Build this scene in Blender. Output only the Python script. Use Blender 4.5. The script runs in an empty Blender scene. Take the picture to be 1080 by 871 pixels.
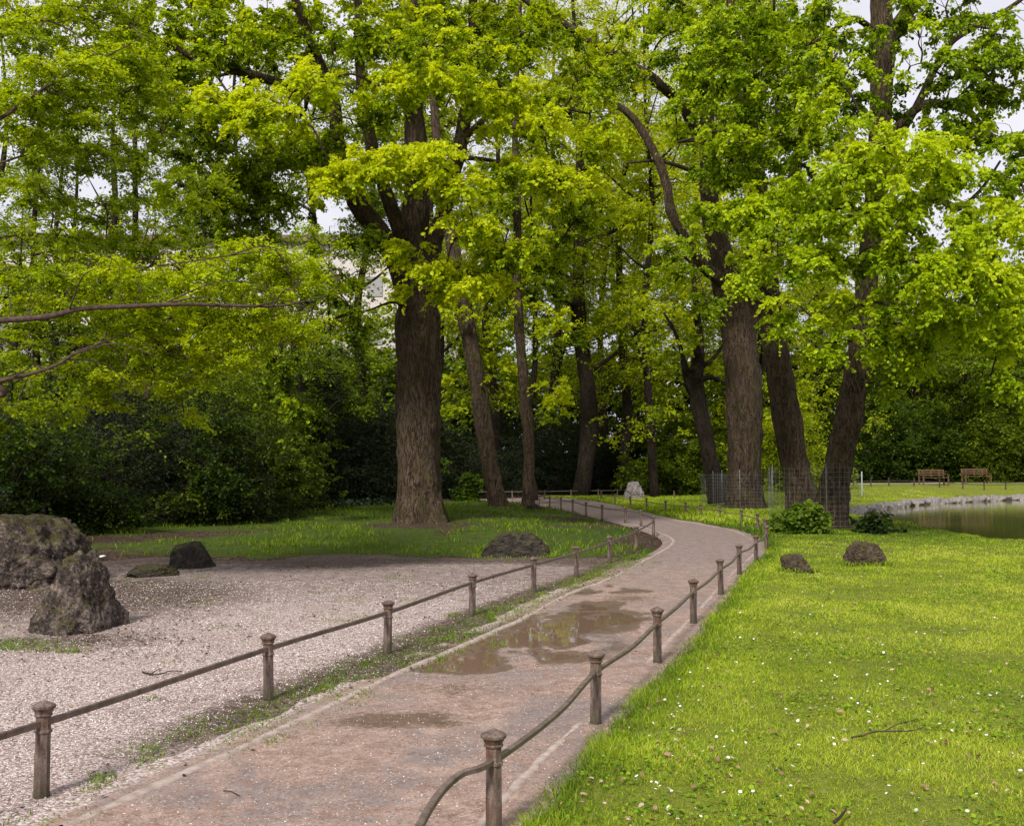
import bpy, bmesh, math, random
import numpy as np
from mathutils import Vector, noise as mnoise

random.seed(7)
RNG = np.random.default_rng(11)
scene = bpy.context.scene
COL = scene.collection

# ------------------------------------------------------------------ camera geometry
F = 1100.0
EYE = 1.7
PITCH = math.atan(57.5 / F)

def at(px, py, d):
    """world point at forward distance d seen at photo pixel (px, py)"""
    x = (px - 540) / F
    v = (435.5 - py) / F
    c, s = math.cos(PITCH), math.sin(PITCH)
    dy, dz = c - v * s, s + v * c
    return np.array([x / dy * d, d, EYE + dz / dy * d])

def gp(px, py, z=0.0):
    p = at(px, py, 1.0)
    t = (z - EYE) / (p[2] - EYE)
    return np.array([p[0] * t, t, z])

# ------------------------------------------------------------------ object helpers
def link(o):
    COL.objects.link(o)
    return o

def tag(o, label=None, cat=None, group=None, kind=None):
    if label: o['label'] = label
    if cat: o['category'] = cat
    if group: o['group'] = group
    if kind: o['kind'] = kind
    return o

def empty(name, loc, label, cat, group=None, rz=0.0):
    o = link(bpy.data.objects.new(name, None))
    o.location = [float(c) for c in loc]
    o.rotation_euler = (0, 0, rz)
    o.empty_display_size = 0.2
    return tag(o, label, cat, group)

def mesh_np(name, V, faces, mat, parent=None, col=None, smooth=True):
    """faces: int array (n,k) or list of such arrays"""
    if not isinstance(faces, (list, tuple)): faces = [faces]
    faces = [np.asarray(f, dtype=np.int32) for f in faces if len(f)]
    V = np.asarray(V, dtype=np.float32)
    me = bpy.data.meshes.new(name)
    me.vertices.add(len(V))
    me.vertices.foreach_set('co', V.ravel())
    loops = np.concatenate([f.ravel() for f in faces])
    tot = np.concatenate([np.full(len(f), f.shape[1], dtype=np.int32) for f in faces])
    st = np.zeros(len(tot), dtype=np.int32)
    st[1:] = np.cumsum(tot)[:-1]
    me.loops.add(len(loops))
    me.loops.foreach_set('vertex_index', loops)
    me.polygons.add(len(tot))
    me.polygons.foreach_set('loop_start', st)
    me.update(calc_edges=True)
    me.polygons.foreach_set('use_smooth', np.full(len(tot), smooth, dtype=bool))
    if col is not None:
        a = me.color_attributes.new('Col', 'FLOAT_COLOR', 'POINT')
        c4 = np.ones((len(V), 4), dtype=np.float32)
        c4[:, :3] = col
        a.data.foreach_set('color', c4.ravel())
    me.materials.append(mat)
    o = link(bpy.data.objects.new(name, me))
    if parent: o.parent = parent
    return o

class MB:
    """collects numpy pieces into one mesh"""
    def __init__(self): self.V = []; self.F = {}; self.C = []; self.n = 0
    def add(self, V, Fs, C=None):
        V = np.asarray(V, dtype=float)
        if not isinstance(Fs, (list, tuple)): Fs = [Fs]
        for f in Fs:
            f = np.asarray(f)
            if len(f): self.F.setdefault(f.shape[1], []).append(f + self.n)
        self.V.append(V)
        if C is None: C = np.ones((len(V), 3)) * 0.5
        C = np.asarray(C, dtype=float)
        if C.ndim == 1: C = np.tile(C, (len(V), 1))
        self.C.append(C)
        self.n += len(V)
    def box(self, c, s, rz=0.0, rx=0.0):
        x, y, z = [k / 2 for k in s]
        P = np.array([[-x,-y,-z],[x,-y,-z],[x,y,-z],[-x,y,-z],[-x,-y,z],[x,-y,z],[x,y,z],[-x,y,z]])
        if rx:
            a, b = math.cos(rx), math.sin(rx)
            P = np.stack([P[:,0], P[:,1]*a-P[:,2]*b, P[:,1]*b+P[:,2]*a], 1)
        if rz:
            a, b = math.cos(rz), math.sin(rz)
            P = np.stack([P[:,0]*a-P[:,1]*b, P[:,0]*b+P[:,1]*a, P[:,2]], 1)
        self.add(P + np.array(c), np.array([[0,3,2,1],[4,5,6,7],[0,1,5,4],[1,2,6,5],[2,3,7,6],[3,0,4,7]]))
    def build(self, name, mat, parent=None, smooth=True, origin=None):
        V = np.concatenate(self.V)
        if origin is not None: V = V - np.asarray(origin)
        o = mesh_np(name, V, [np.concatenate(v) for v in self.F.values()], mat, parent, np.concatenate(self.C), smooth)
        return o

def catmull(P, n):
    P = np.asarray(P, dtype=float)
    if len(P) < 3:
        t = np.linspace(0, 1, n * (len(P) - 1) + 1)[:, None]
        return P[0] * (1 - t) + P[-1] * t
    Q = np.vstack([2 * P[0] - P[1], P, 2 * P[-1] - P[-2]])
    out = []
    t = np.linspace(0, 1, n, endpoint=False)[:, None]
    for i in range(1, len(Q) - 2):
        a, b, c, d = Q[i-1], Q[i], Q[i+1], Q[i+2]
        out.append(0.5 * (2*b + (c-a)*t + (2*a-5*b+4*c-d)*t**2 + (3*b-a-3*c+d)*t**3))
    out.append(P[-1:])
    return np.vstack(out)

def frames(P):
    T = np.gradient(P, axis=0)
    T /= np.linalg.norm(T, axis=1)[:, None] + 1e-9
    ref = np.array([0, 1.0, 0]) if abs(T[0][1]) < 0.8 else np.array([1.0, 0, 0])
    U = np.zeros_like(P); W = np.zeros_like(P)
    u = ref - T[0] * ref.dot(T[0]); u /= np.linalg.norm(u)
    for i in range(len(P)):
        u = u - T[i] * u.dot(T[i]); u /= np.linalg.norm(u) + 1e-9
        U[i] = u; W[i] = np.cross(T[i], u)
    return T, U, W

def tube(P, R, sides=8, bump=None, cap=True):
    P = np.asarray(P, dtype=float); R = np.asarray(R, dtype=float)
    T, U, W = frames(P)
    a = np.linspace(0, 2 * math.pi, sides, endpoint=False)
    rr = R[:, None] * np.ones(sides)[None]
    if bump is not None: rr = rr * bump(P, a, R)
    V = P[:, None] + rr[..., None] * (np.cos(a)[None, :, None] * U[:, None] + np.sin(a)[None, :, None] * W[:, None])
    n = len(P)
    i = np.arange(n - 1)[:, None] * sides; j = np.arange(sides)[None]; k = (j + 1) % sides
    Fq = np.stack([i + j, i + k, i + sides + k, i + sides + j], -1).reshape(-1, 4)
    V = V.reshape(-1, 3)
    Fs = [Fq]
    if cap:
        V = np.vstack([V, P[-1] + T[-1] * R[-1] * 0.5, P[0]])
        e = (n - 1) * sides
        Fs.append(np.stack([e + np.arange(sides), e + (np.arange(sides) + 1) % sides, np.full(sides, len(V) - 2)], 1))
        Fs.append(np.stack([(np.arange(sides) + 1) % sides, np.arange(sides), np.full(sides, len(V) - 1)], 1))
    return V, Fs

def vnoise(P, scale, octaves=3, seed=0.0):
    """vectorised value noise (fbm) on an (n,3) or (n,2) array, range about -1..1"""
    P = np.asarray(P, dtype=float)
    if P.shape[1] == 2: P = np.hstack([P, np.zeros((len(P), 1))])
    out = np.zeros(len(P)); amp = 1.0; tot = 0.0
    Q = P * scale + seed * 17.31 + 100.5
    def h(i, j, k):
        n = (i * 374761393 + j * 668265263 + k * 1274126177) & 0x7fffffff
        n = ((n ^ (n >> 13)) * 1274126177) & 0x7fffffff
        return ((n ^ (n >> 16)) & 0xffff) / 32767.5 - 1.0
    for o in range(octaves):
        I = np.floor(Q).astype(np.int64); f = Q - I; f = f * f * (3 - 2 * f)
        i, j, k = I[:, 0], I[:, 1], I[:, 2]; a, b, c = f[:, 0], f[:, 1], f[:, 2]
        L = lambda x, y, t: x + (y - x) * t
        v = L(L(L(h(i,j,k), h(i+1,j,k), a), L(h(i,j+1,k), h(i+1,j+1,k), a), b),
              L(L(h(i,j,k+1), h(i+1,j,k+1), a), L(h(i,j+1,k+1), h(i+1,j+1,k+1), a), b), c)
        out += v * amp; tot += amp; amp *= 0.5; Q = Q * 2.03 + 7.7
    return out / tot * 1.6

def sstep(a, b, x):
    t = np.clip((np.asarray(x, dtype=float) - a) / (b - a), 0, 1)
    return t * t * (3 - 2 * t)

# ------------------------------------------------------------------ materials
def new_mat(name):
    m = bpy.data.materials.new(name); m.use_nodes = True
    nt = m.node_tree; nt.nodes.clear()
    out = nt.nodes.new('ShaderNodeOutputMaterial')
    return m, nt, out

class NB:
    def __init__(self, nt): self.nt = nt
    def n(self, t, **kw):
        x = self.nt.nodes.new(t)
        for k, v in kw.items():
            if k in x.inputs.keys() if isinstance(k, str) else False: x.inputs[k].default_value = v
            else: setattr(x, k, v)
        return x
    def l(self, a, b): self.nt.links.new(a, b)
    def coords(self, scale=None, kind='Object'):
        tc = self.n('ShaderNodeTexCoord')
        if scale is None: return tc.outputs[kind]
        mp = self.n('ShaderNodeMapping'); mp.inputs['Scale'].default_value = scale
        self.l(tc.outputs[kind], mp.inputs['Vector']); return mp.outputs['Vector']
    def noise(self, vec, scale, detail=4, rough=0.55, dist=0.0):
        x = self.n('ShaderNodeTexNoise'); x.inputs['Scale'].default_value = scale
        x.inputs['Detail'].default_value = detail; x.inputs['Roughness'].default_value = rough
        x.inputs['Distortion'].default_value = dist
        if vec is not None: self.l(vec, x.inputs['Vector'])
        return x.outputs['Fac']
    def voro(self, vec, scale, out='Color', feature='F1'):
        x = self.n('ShaderNodeTexVoronoi'); x.feature = feature; x.inputs['Scale'].default_value = scale
        if vec is not None: self.l(vec, x.inputs['Vector'])
        return x.outputs[out]
    def ramp(self, fac, stops):
        x = self.n('ShaderNodeValToRGB'); cr = x.color_ramp
        while len(cr.elements) < len(stops): cr.elements.new(0.5)
        for e, (p, c) in zip(cr.elements, stops):
            e.position = p
            e.color = (c, c, c, 1) if isinstance(c, (int, float)) else (*c, 1)
        self.l(fac, x.inputs['Fac']); return x.outputs['Color']
    def mix(self, fac, a, b, mode='MIX'):
        x = self.n('ShaderNodeMix'); x.data_type = 'RGBA'; x.blend_type = mode
        for sock, v in ((x.inputs[0], fac), (x.inputs[6], a), (x.inputs[7], b)):
            if isinstance(v, (int, float)): sock.default_value = v
            elif isinstance(v, tuple): sock.default_value = (*v, 1)
            else: self.l(v, sock)
        return x.outputs[2]
    def math(self, op, a, b=0.0, clamp=False):
        x = self.n('ShaderNodeMath'); x.operation = op; x.use_clamp = clamp
        for sock, v in ((x.inputs[0], a), (x.inputs[1], b)):
            if isinstance(v, (int, float)): sock.default_value = v
            else: self.l(v, sock)
        return x.outputs[0]
    def bump(self, h, strength=0.5, dist=0.02):
        x = self.n('ShaderNodeBump'); x.inputs['Strength'].default_value = strength
        x.inputs['Distance'].default_value = dist
        self.l(h, x.inputs['Height']); return x.outputs['Normal']
    def attr(self, name='Col'):
        x = self.n('ShaderNodeAttribute'); x.attribute_name = name; return x
    def sep(self, c):
        x = self.n('ShaderNodeSeparateColor'); self.l(c, x.inputs[0]); return x.outputs
    def bsdf(self, out, color, rough=0.8, normal=None, spec=0.3, metal=0.0):
        b = self.n('ShaderNodeBsdfPrincipled')
        if isinstance(color, tuple): b.inputs['Base Color'].default_value = (*color, 1)
        else: self.l(color, b.inputs['Base Color'])
        if isinstance(rough, (int, float)): b.inputs['Roughness'].default_value = rough
        else: self.l(rough, b.inputs['Roughness'])
        if isinstance(spec, (int, float)): b.inputs['Specular IOR Level'].default_value = spec
        else: self.l(spec, b.inputs['Specular IOR Level'])
        b.inputs['Metallic'].default_value = metal
        if normal is not None: self.l(normal, b.inputs['Normal'])
        self.l(b.outputs[0], out.inputs['Surface']); return b

def mat_leaf(name, trans=0.42, rough=0.5, tint=(1.25, 1.12, 0.5), spec=0.25):
    m, nt, out = new_mat(name); B = NB(nt)
    a = B.attr().outputs['Color']
    b = B.n('ShaderNodeBsdfPrincipled'); B.l(a, b.inputs['Base Color'])
    b.inputs['Roughness'].default_value = rough; b.inputs['Specular IOR Level'].default_value = spec
    t = B.n('ShaderNodeBsdfTranslucent'); B.l(B.mix(1.0, a, tint, 'MULTIPLY'), t.inputs['Color'])
    mx = B.n('ShaderNodeMixShader'); mx.inputs[0].default_value = trans
    B.l(b.outputs[0], mx.inputs[1]); B.l(t.outputs[0], mx.inputs[2]); B.l(mx.outputs[0], out.inputs['Surface'])
    return m

def mat_bark(name, dark=(0.016, 0.011, 0.008), light=(0.165, 0.115, 0.078), moss=0.6):
    m, nt, out = new_mat(name); B = NB(nt)
    v = B.coords((1, 1, 0.24)); v2 = B.coords()
    r1 = B.noise(v, 13, 6, 0.68, 0.9); r2 = B.noise(v, 42, 4, 0.7, 0.4)
    crack = B.math('ABSOLUTE', B.math('SUBTRACT', B.noise(v, 10, 3, 0.55, 0.7), 0.5))
    crack = B.ramp(crack, [(0.0, 0.0), (0.055, 1.0)])
    h = B.math('ADD', B.math('ADD', B.math('MULTIPLY', r1, 0.55), B.math('MULTIPLY', r2, 0.35)), B.math('MULTIPLY', crack, 0.14))
    c = B.ramp(h, [(0.42, dark), (0.58, tuple(0.5*a+0.5*b for a, b in zip(dark, light))), (0.72, light)])
    c = B.mix(B.math('MULTIPLY', B.math('SUBTRACT', 1.0, crack), 0.75), c, dark)
    big = B.noise(v2, 1.1, 4, 0.6)
    c = B.mix(B.ramp(big, [(0.38, 0.0), (0.68, 0.6)]), c, tuple(x * 0.35 for x in light))
    ms = B.noise(v2, 2.4, 6, 0.75)
    c = B.mix(B.math('MULTIPLY', B.ramp(ms, [(0.50, 0.0), (0.66, 1.0)]), moss), c, (0.055, 0.06, 0.010))
    B.bsdf(out, c, 0.9, B.bump(h, 1.0, 0.12), 0.12)
    return m

def mat_rock(name, dark, mid, light, moss=0.6, scale=1.0):
    m, nt, out = new_mat(name); B = NB(nt)
    v = B.coords()
    n1 = B.noise(v, 3.0 * scale, 8, 0.68, 0.5); n2 = B.noise(v, 16 * scale, 6, 0.7)
    vo = B.voro(v, 10 * scale, 'Distance')
    h = B.math('ADD', B.math('MULTIPLY', n1, 0.6), B.math('MULTIPLY', n2, 0.4))
    c = B.ramp(h, [(0.36, dark), (0.5, mid), (0.66, light)])
    c = B.mix(B.ramp(vo, [(0.0, 0.75), (0.35, 0.0)]), c, dark)
    sp = B.sep(B.voro(v, 38 * scale, 'Color'))
    c = B.mix(B.ramp(sp[0], [(0.84, 0.0), (0.95, 0.32)]), c, tuple(min(1, x * 1.1) for x in light))
    pits = B.noise(v, 34 * scale, 3, 0.6)
    c = B.mix(B.ramp(pits, [(0.3, 0.85), (0.45, 0.0)]), c, tuple(x * 0.4 for x in dark))
    geo = B.n('ShaderNodeNewGeometry')
    sx = B.n('ShaderNodeSeparateXYZ'); B.l(geo.outputs['Normal'], sx.inputs[0])
    up = B.math('ADD', B.math('MULTIPLY', sx.outputs['Z'], 0.35), B.noise(v, 4.5 * scale, 5, 0.7))
    c = B.mix(B.math('MULTIPLY', B.ramp(up, [(0.66, 0.0), (0.82, 1.0)]), moss), c, (0.085, 0.08, 0.012))
    B.bsdf(out, c, 0.85, B.bump(h, 1.0, 0.12), 0.25)
    return m

def gravel_color(B, v):
    """pale crushed stone with dark gaps and scattered debris"""
    cell = B.voro(v, 62, 'Color'); dist = B.voro(v, 62, 'Distance')
    s = B.sep(cell)
    c = B.ramp(s[0], [(0.0, (0.16, 0.11, 0.095)), (0.35, (0.35, 0.275, 0.25)), (0.7, (0.50, 0.415, 0.385)), (1.0, (0.68, 0.60, 0.575))])
    c = B.mix(B.ramp(dist, [(0.45, 0.0), (0.75, 0.55)]), c, (0.10, 0.07, 0.06))
    n = B.noise(v, 1.3, 5, 0.65)
    c = B.mix(B.ramp(n, [(0.42, 0.0), (0.75, 0.5)]), c, (0.25, 0.17, 0.145))
    fn = B.noise(v, 9, 5, 0.75)
    c = B.mix(B.ramp(fn, [(0.6, 0.0), (0.72, 0.5)]), c, (0.13, 0.08, 0.06))
    return c, B.math('ADD', B.math('MULTIPLY', s[1], 0.6), B.math('MULTIPLY', dist, -0.8))

def litter_color(B, v):
    cell = B.sep(B.voro(v, 26, 'Color')); n = B.noise(v, 2.2, 6, 0.7)
    c = B.ramp(cell[0], [(0.0, (0.02, 0.012, 0.009)), (0.5, (0.065, 0.04, 0.03)), (0.85, (0.12, 0.075, 0.055)), (1.0, (0.2, 0.15, 0.11))])
    return B.mix(B.ramp(n, [(0.4, 0.0), (0.7, 0.6)]), c, (0.03, 0.02, 0.014))

def make_ground_mat():
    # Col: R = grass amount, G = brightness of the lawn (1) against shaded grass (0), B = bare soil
    m, nt, out = new_mat('ground_grass_and_soil'); B = NB(nt)
    v = B.coords()
    s = B.sep(B.attr().outputs['Color'])
    n1 = B.noise(v, 0.7, 5, 0.6); n2 = B.noise(v, 7, 5, 0.7); n3 = B.noise(v, 60, 3, 0.7)
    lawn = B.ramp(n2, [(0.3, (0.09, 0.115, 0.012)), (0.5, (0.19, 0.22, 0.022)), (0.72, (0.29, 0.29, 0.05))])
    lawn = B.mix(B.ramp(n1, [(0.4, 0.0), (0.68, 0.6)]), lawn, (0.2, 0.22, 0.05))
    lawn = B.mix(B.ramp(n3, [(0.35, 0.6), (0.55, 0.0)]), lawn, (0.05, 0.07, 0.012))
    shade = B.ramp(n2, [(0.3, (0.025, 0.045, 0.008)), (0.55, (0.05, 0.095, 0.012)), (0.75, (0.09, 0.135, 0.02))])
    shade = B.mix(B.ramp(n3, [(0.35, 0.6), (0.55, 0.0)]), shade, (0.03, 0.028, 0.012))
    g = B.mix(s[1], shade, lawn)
    lit = litter_color(B, v)
    mask = B.math('ADD', s[0], B.math('MULTIPLY', B.math('SUBTRACT', B.noise(v, 2.6, 6, 0.75), 0.5), 1.6))
    c = B.mix(B.ramp(mask, [(0.40, 0.0), (0.56, 1.0)]), lit, g)
    B.bsdf(out, c, 0.95, B.bump(B.math('ADD', n2, n3), 0.8, 0.04), 0.1)
    return m

def make_gravel_mat():
    # Col: R = leaf litter, G = scuffed soil
    m, nt, out = new_mat('pale_gravel'); B = NB(nt)
    v = B.coords(); s = B.sep(B.attr().outputs['Color'])
    c, h = gravel_color(B, v)
    nz = B.noise(v, 5.5, 6, 0.8)
    mask = B.math('ADD', s[0], B.math('MULTIPLY', B.math('SUBTRACT', nz, 0.5), 1.5))
    c = B.mix(B.ramp(mask, [(0.35, 0.0), (0.85, 0.88)]), c, litter_color(B, v))
    B.bsdf(out, c, 0.9, B.bump(h, 0.8, 0.012), 0.2)
    return m

def make_path_mat():
    # Col: R = blend to gravel at the outer margin, G = wetness, B = far (duller, browner) surface
    m, nt, out = new_mat('path_surface'); B = NB(nt)
    v = B.coords(); s = B.sep(B.attr().outputs['Color'])
    n1 = B.noise(v, 1.1, 6, 0.68, 0.6); n2 = B.noise(v, 4.5, 6, 0.7); n3 = B.noise(v, 45, 4, 0.8)
    n5 = B.noise(v, 16, 5, 0.75)
    c = B.ramp(B.math('ADD', B.math('MULTIPLY', n2, 0.55), B.math('MULTIPLY', n5, 0.45)), [(0.34, (0.155, 0.098, 0.074)), (0.5, (0.285, 0.195, 0.155)), (0.66, (0.42, 0.315, 0.26))])
    pm = B.math('ADD', B.math('MULTIPLY', n1, 0.6), B.math('MULTIPLY', n5, 0.4))
    c = B.mix(B.ramp(pm, [(0.49, 0.0), (0.57, 0.75)]), c, B.ramp(n5, [(0.3, (0.105, 0.088, 0.086)), (0.7, (0.23, 0.20, 0.198))]))
    c = B.mix(B.ramp(n3, [(0.36, 0.5), (0.5, 0.0)]), c, (0.10, 0.065, 0.05))
    cell = B.sep(B.voro(v, 85, 'Color'))
    c = B.mix(B.ramp(cell[0], [(0.94, 0.0), (0.97, 0.45)]), c, (0.5, 0.42, 0.39))
    c = B.mix(B.ramp(cell[1], [(0.90, 0.0), (0.93, 0.5)]), c, (0.08, 0.05, 0.04))
    gc, gh = gravel_color(B, v)
    em = B.math('ADD', s[0], B.math('MULTIPLY', B.math('SUBTRACT', B.noise(v, 7, 6, 0.75), 0.5), 1.1))
    em = B.ramp(em, [(0.4, 0.0), (0.75, 1.0)])
    c = B.mix(em, c, gc)
    far = B.mix(0.5, B.ramp(n5, [(0.38, (0.10, 0.07, 0.06)), (0.62, (0.32, 0.25, 0.23))]), B.ramp(n2, [(0.35, (0.12, 0.08, 0.065)), (0.65, (0.30, 0.23, 0.21))]))
    c = B.mix(s[2], c, far)
    wet = B.math('ADD', s[1], B.math('MULTIPLY', B.math('SUBTRACT', pm, 0.5), -3.4))
    wet = B.ramp(wet, [(0.42, 0.0), (0.85, 1.0)])
    c = B.mix(B.math('MULTIPLY', wet, 0.62), c, (0.075, 0.045, 0.03))
    rough = B.math('SUBTRACT', 0.82, B.math('MULTIPLY', wet, 0.5))
    B.bsdf(out, c, rough, B.bump(B.math('ADD', B.math('ADD', n3, B.math('MULTIPLY', cell[0], 0.25)), n2), 0.45, 0.01), 0.35)
    return m

def mat_simple(name, c1, c2, scale=8, rough=0.7, bump=0.3, spec=0.3, stretch=None, metal=0.0, dist=0.01):
    m, nt, out = new_mat(name); B = NB(nt)
    v = B.coords(stretch) if stretch else B.coords()
    n = B.noise(v, scale, 5, 0.65)
    B.bsdf(out, B.ramp(n, [(0.3, c1), (0.7, c2)]), rough, B.bump(n, bump, dist), spec, metal)
    return m

def mat_col(name, rough=0.8, spec=0.2):
    m, nt, out = new_mat(name); B = NB(nt)
    B.bsdf(out, B.attr().outputs['Color'], rough, None, spec); return m

def mat_water(name, color, rough, bscale, bstr, spec=0.5):
    m, nt, out = new_mat(name); B = NB(nt)
    v = B.coords((1, 1, 1))
    n = B.noise(v, bscale, 3, 0.5)
    b = B.bsdf(out, color, rough, B.bump(n, bstr, 0.02), spec)
    b.inputs['IOR'].default_value = 1.333
    return m

M = {}
M['ground'] = make_ground_mat()
M['gravel'] = make_gravel_mat()
M['path'] = make_path_mat()
M['linden'] = mat_leaf('linden_leaves', 0.56)
M['hornbeam'] = mat_leaf('small_spring_leaves', 0.55)
M['backleaf'] = mat_leaf('woodland_leaves', 0.56)
M['yew'] = mat_leaf('dark_evergreen_leaves', 0.12, 0.6, (1, 1, 0.7), 0.12)
M['grass'] = mat_leaf('grass_blades', 0.35, 0.6, (1.2, 1.1, 0.5), 0.15)
M['bark'] = mat_bark('linden_bark')
M['bark_dark'] = mat_bark('dark_bark', (0.010, 0.007, 0.006), (0.06, 0.042, 0.032), 0.35)
M['twig'] = mat_simple('twig_bark', (0.02, 0.012, 0.010), (0.06, 0.04, 0.032), 12, 0.9, 0.2, 0.1)
M['palebranch'] = mat_simple('pale_branch_bark', (0.028, 0.018, 0.014), (0.10, 0.068, 0.055), 18, 0.85, 0.3, 0.15)
M['rock'] = mat_rock('boulder_stone', (0.010, 0.007, 0.006), (0.060, 0.045, 0.038), (0.36, 0.28, 0.24), 0.6, 1.5)
M['rock_dark'] = mat_rock('dark_mossy_stone', (0.008, 0.007, 0.006), (0.030, 0.024, 0.020), (0.07, 0.055, 0.048), 0.5)
M['rock_brown'] = mat_rock('brown_stone', (0.018, 0.012, 0.008), (0.075, 0.052, 0.036), (0.19, 0.145, 0.11), 0.6, 1.6)
M['rock_pale'] = mat_rock('pale_edging_stone', (0.07, 0.06, 0.055), (0.26, 0.23, 0.22), (0.5, 0.46, 0.44), 0.15, 1.2)
M['kerb'] = mat_simple('concrete_edging', (0.22, 0.165, 0.14), (0.45, 0.37, 0.33), 14, 0.85, 0.4, 0.2)
def mat_iron():
    m, nt, out = new_mat('weathered_iron'); B = NB(nt)
    oi = B.n('ShaderNodeObjectInfo'); tc = B.n('ShaderNodeTexCoord')
    add = B.n('ShaderNodeVectorMath'); add.operation = 'ADD'
    B.l(tc.outputs['Object'], add.inputs[0])
    rv = B.n('ShaderNodeVectorMath'); rv.operation = 'SCALE'; rv.inputs[0].default_value = (13, 7, 3); B.l(oi.outputs['Random'], rv.inputs['Scale'])
    B.l(rv.outputs[0], add.inputs[1])
    mp = B.n('ShaderNodeMapping'); mp.inputs['Scale'].default_value = (1, 1, .25); B.l(add.outputs[0], mp.inputs['Vector'])
    n = B.noise(mp.outputs[0], 34, 6, .75); n2 = B.noise(add.outputs[0], 9, 5, .7); n3 = B.noise(add.outputs[0], 90, 3, .7)
    c = B.ramp(n, [(.32, (.045, .03, .022)), (.5, (.12, .085, .068)), (.68, (.23, .18, .155))])
    c = B.mix(B.ramp(n2, [(.5, 0.0), (.66, .75)]), c, (.10, .045, .022))
    sx = B.n('ShaderNodeSeparateXYZ'); B.l(tc.outputs['Object'], sx.inputs[0])
    low = B.ramp(B.math('ADD', sx.outputs['Z'], B.math('MULTIPLY', B.math('SUBTRACT', n2, .5), .25)), [(.02, .75), (.12, 0.0)])
    c = B.mix(low, c, (.05, .045, .02))
    c = B.mix(B.ramp(n3, [(.33, .6), (.42, 0.0)]), c, (.03, .02, .015))
    B.bsdf(out, c, B.ramp(n, [(.3, .8), (.7, .45)]), B.bump(B.math('ADD', n, n3), .5, .006), .4, .1)
    return m
M['iron'] = mat_iron()
M['rail'] = mat_simple('weathered_rail', (0.075, 0.052, 0.042), (0.19, 0.14, 0.115), 14, 0.5, 0.3, 0.45, None, 0.15)
M['pondpost'] = mat_simple('dark_far_posts', (0.03, 0.02, 0.018), (0.07, 0.05, 0.045), 14, 0.7, 0.2, 0.3)
M['wood'] = mat_simple('bench_wood', (0.07, 0.04, 0.02), (0.15, 0.088, 0.045), 8, 0.6, 0.3, 0.3, (0.3, 3, 3))
M['wire'] = mat_simple('galvanised_wire', (0.22, 0.23, 0.23), (0.34, 0.35, 0.35), 8, 0.45, 0.0, 0.5, None, 0.5)
M['whitepole'] = mat_simple('grey_white_pole', (0.26, 0.29, 0.33), (0.36, 0.39, 0.43), 8, 0.5, 0.0, 0.4)
M['puddle'] = mat_water('puddle_water', (0.17, 0.108, 0.075), 0.02, 3.0, 0.015, 0.9)
M['pond'] = mat_water('pond_water', (0.13, 0.135, 0.04), 0.05, 5.0, 0.12, 0.5)
M['pebble'] = mat_col('loose_stones', 0.85)
M['wallpaint'] = mat_simple('pale_plaster', (0.50, 0.45, 0.44), (0.58, 0.53, 0.52), 0.6, 0.9, 0.05)
M['roof'] = mat_simple('brown_roof', (0.14, 0.09, 0.08), (0.2, 0.14, 0.12), 2, 0.9, 0.1)
M['pane'] = mat_simple('dark_window_glass', (0.26, 0.25, 0.26), (0.32, 0.31, 0.32), 1, 0.2, 0.0, 0.6)
M['litter'] = mat_col('dead_leaves', 0.85)
M['white'] = mat_simple('white_petals', (0.72, 0.70, 0.72), (0.85, 0.83, 0.85), 20, 0.7, 0.0)
M['ivy'] = mat_leaf('ivy_leaves', 0.12, 0.35, (1, 1, 0.6), 0.5)

# ------------------------------------------------------------------ layout curves (world metres)
POST_H = 0.49
def top_post(px, py):
    d = (EYE - POST_H) * F / (py - 493.0)
    p = at(px, py, d); return (float(p[0]), float(d))

POSTS_L = [(-3.9, 1.2), (-3.2, 3.35)] + [top_post(*p) for p in [(46,735),(284,665),(409,631),(498,603),(563,586),(608,575),(643,564.2),(671,554),(689,543.4),(676,537.2),(659.4,534.4),(635,531.7),(618,529),(604,526),(591.7,524),(579.7,522.5),(568.6,521.4)]]
POSTS_R = [(-0.62, 0.75), (-0.40, 2.75)] + [top_post(*p) for p in [(521,764),(628,683),(693,638),(731,609),(760,588),(779.4,573),(797,563.4),(808,554),(806.6,546.4),(799,540.6),(782,537),(759,533),(739,531),(723,528.9),(702,527.3),(682,524.7),(665,522.8),(648.6,520.6),(634,518)]]

LK = np.array([(-3.4,1.0),(-2.6,3.5),(-1.94,5.52),(-1.56,6.63),(-1.06,8.35),(-.03,11.4),(.85,14.4),(1.44,15.9),(2.64,19.9),(3.45,22.8),(3.8,24.9),(3.85,27.1),(3.72,30.1),(3.45,33),(3.1,36),(2.7,40),(2.1,44),(1.3,48),(0.0,52),(-2.5,56),(-9,61)])
RK = np.array([(-1.2,1.0),(-.75,3.0),(-.25,4.8),(.38,6.9),(1.12,9.1),(1.85,11.4),(2.62,13.9),(3.43,16.6),(4.15,18.8),(4.95,21.4),(5.6,24.6),(5.9,28.3),(5.65,30.6),(5.5,32.2),(5.16,34),(4.9,38),(4.7,42),(4.5,46),(4.2,50),(3.2,56),(0.0,62)])
LKs = catmull(LK, 12); RKs = catmull(RK, 12)
def Lx(y): return np.interp(y, LKs[:, 1], LKs[:, 0])
def Rx(y): return np.interp(y, RKs[:, 1], RKs[:, 0])
def fence_left_x(y):
    a = np.array(sorted(POSTS_L, key=lambda p: p[1])); return np.interp(y, a[:, 1], a[:, 0])

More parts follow.
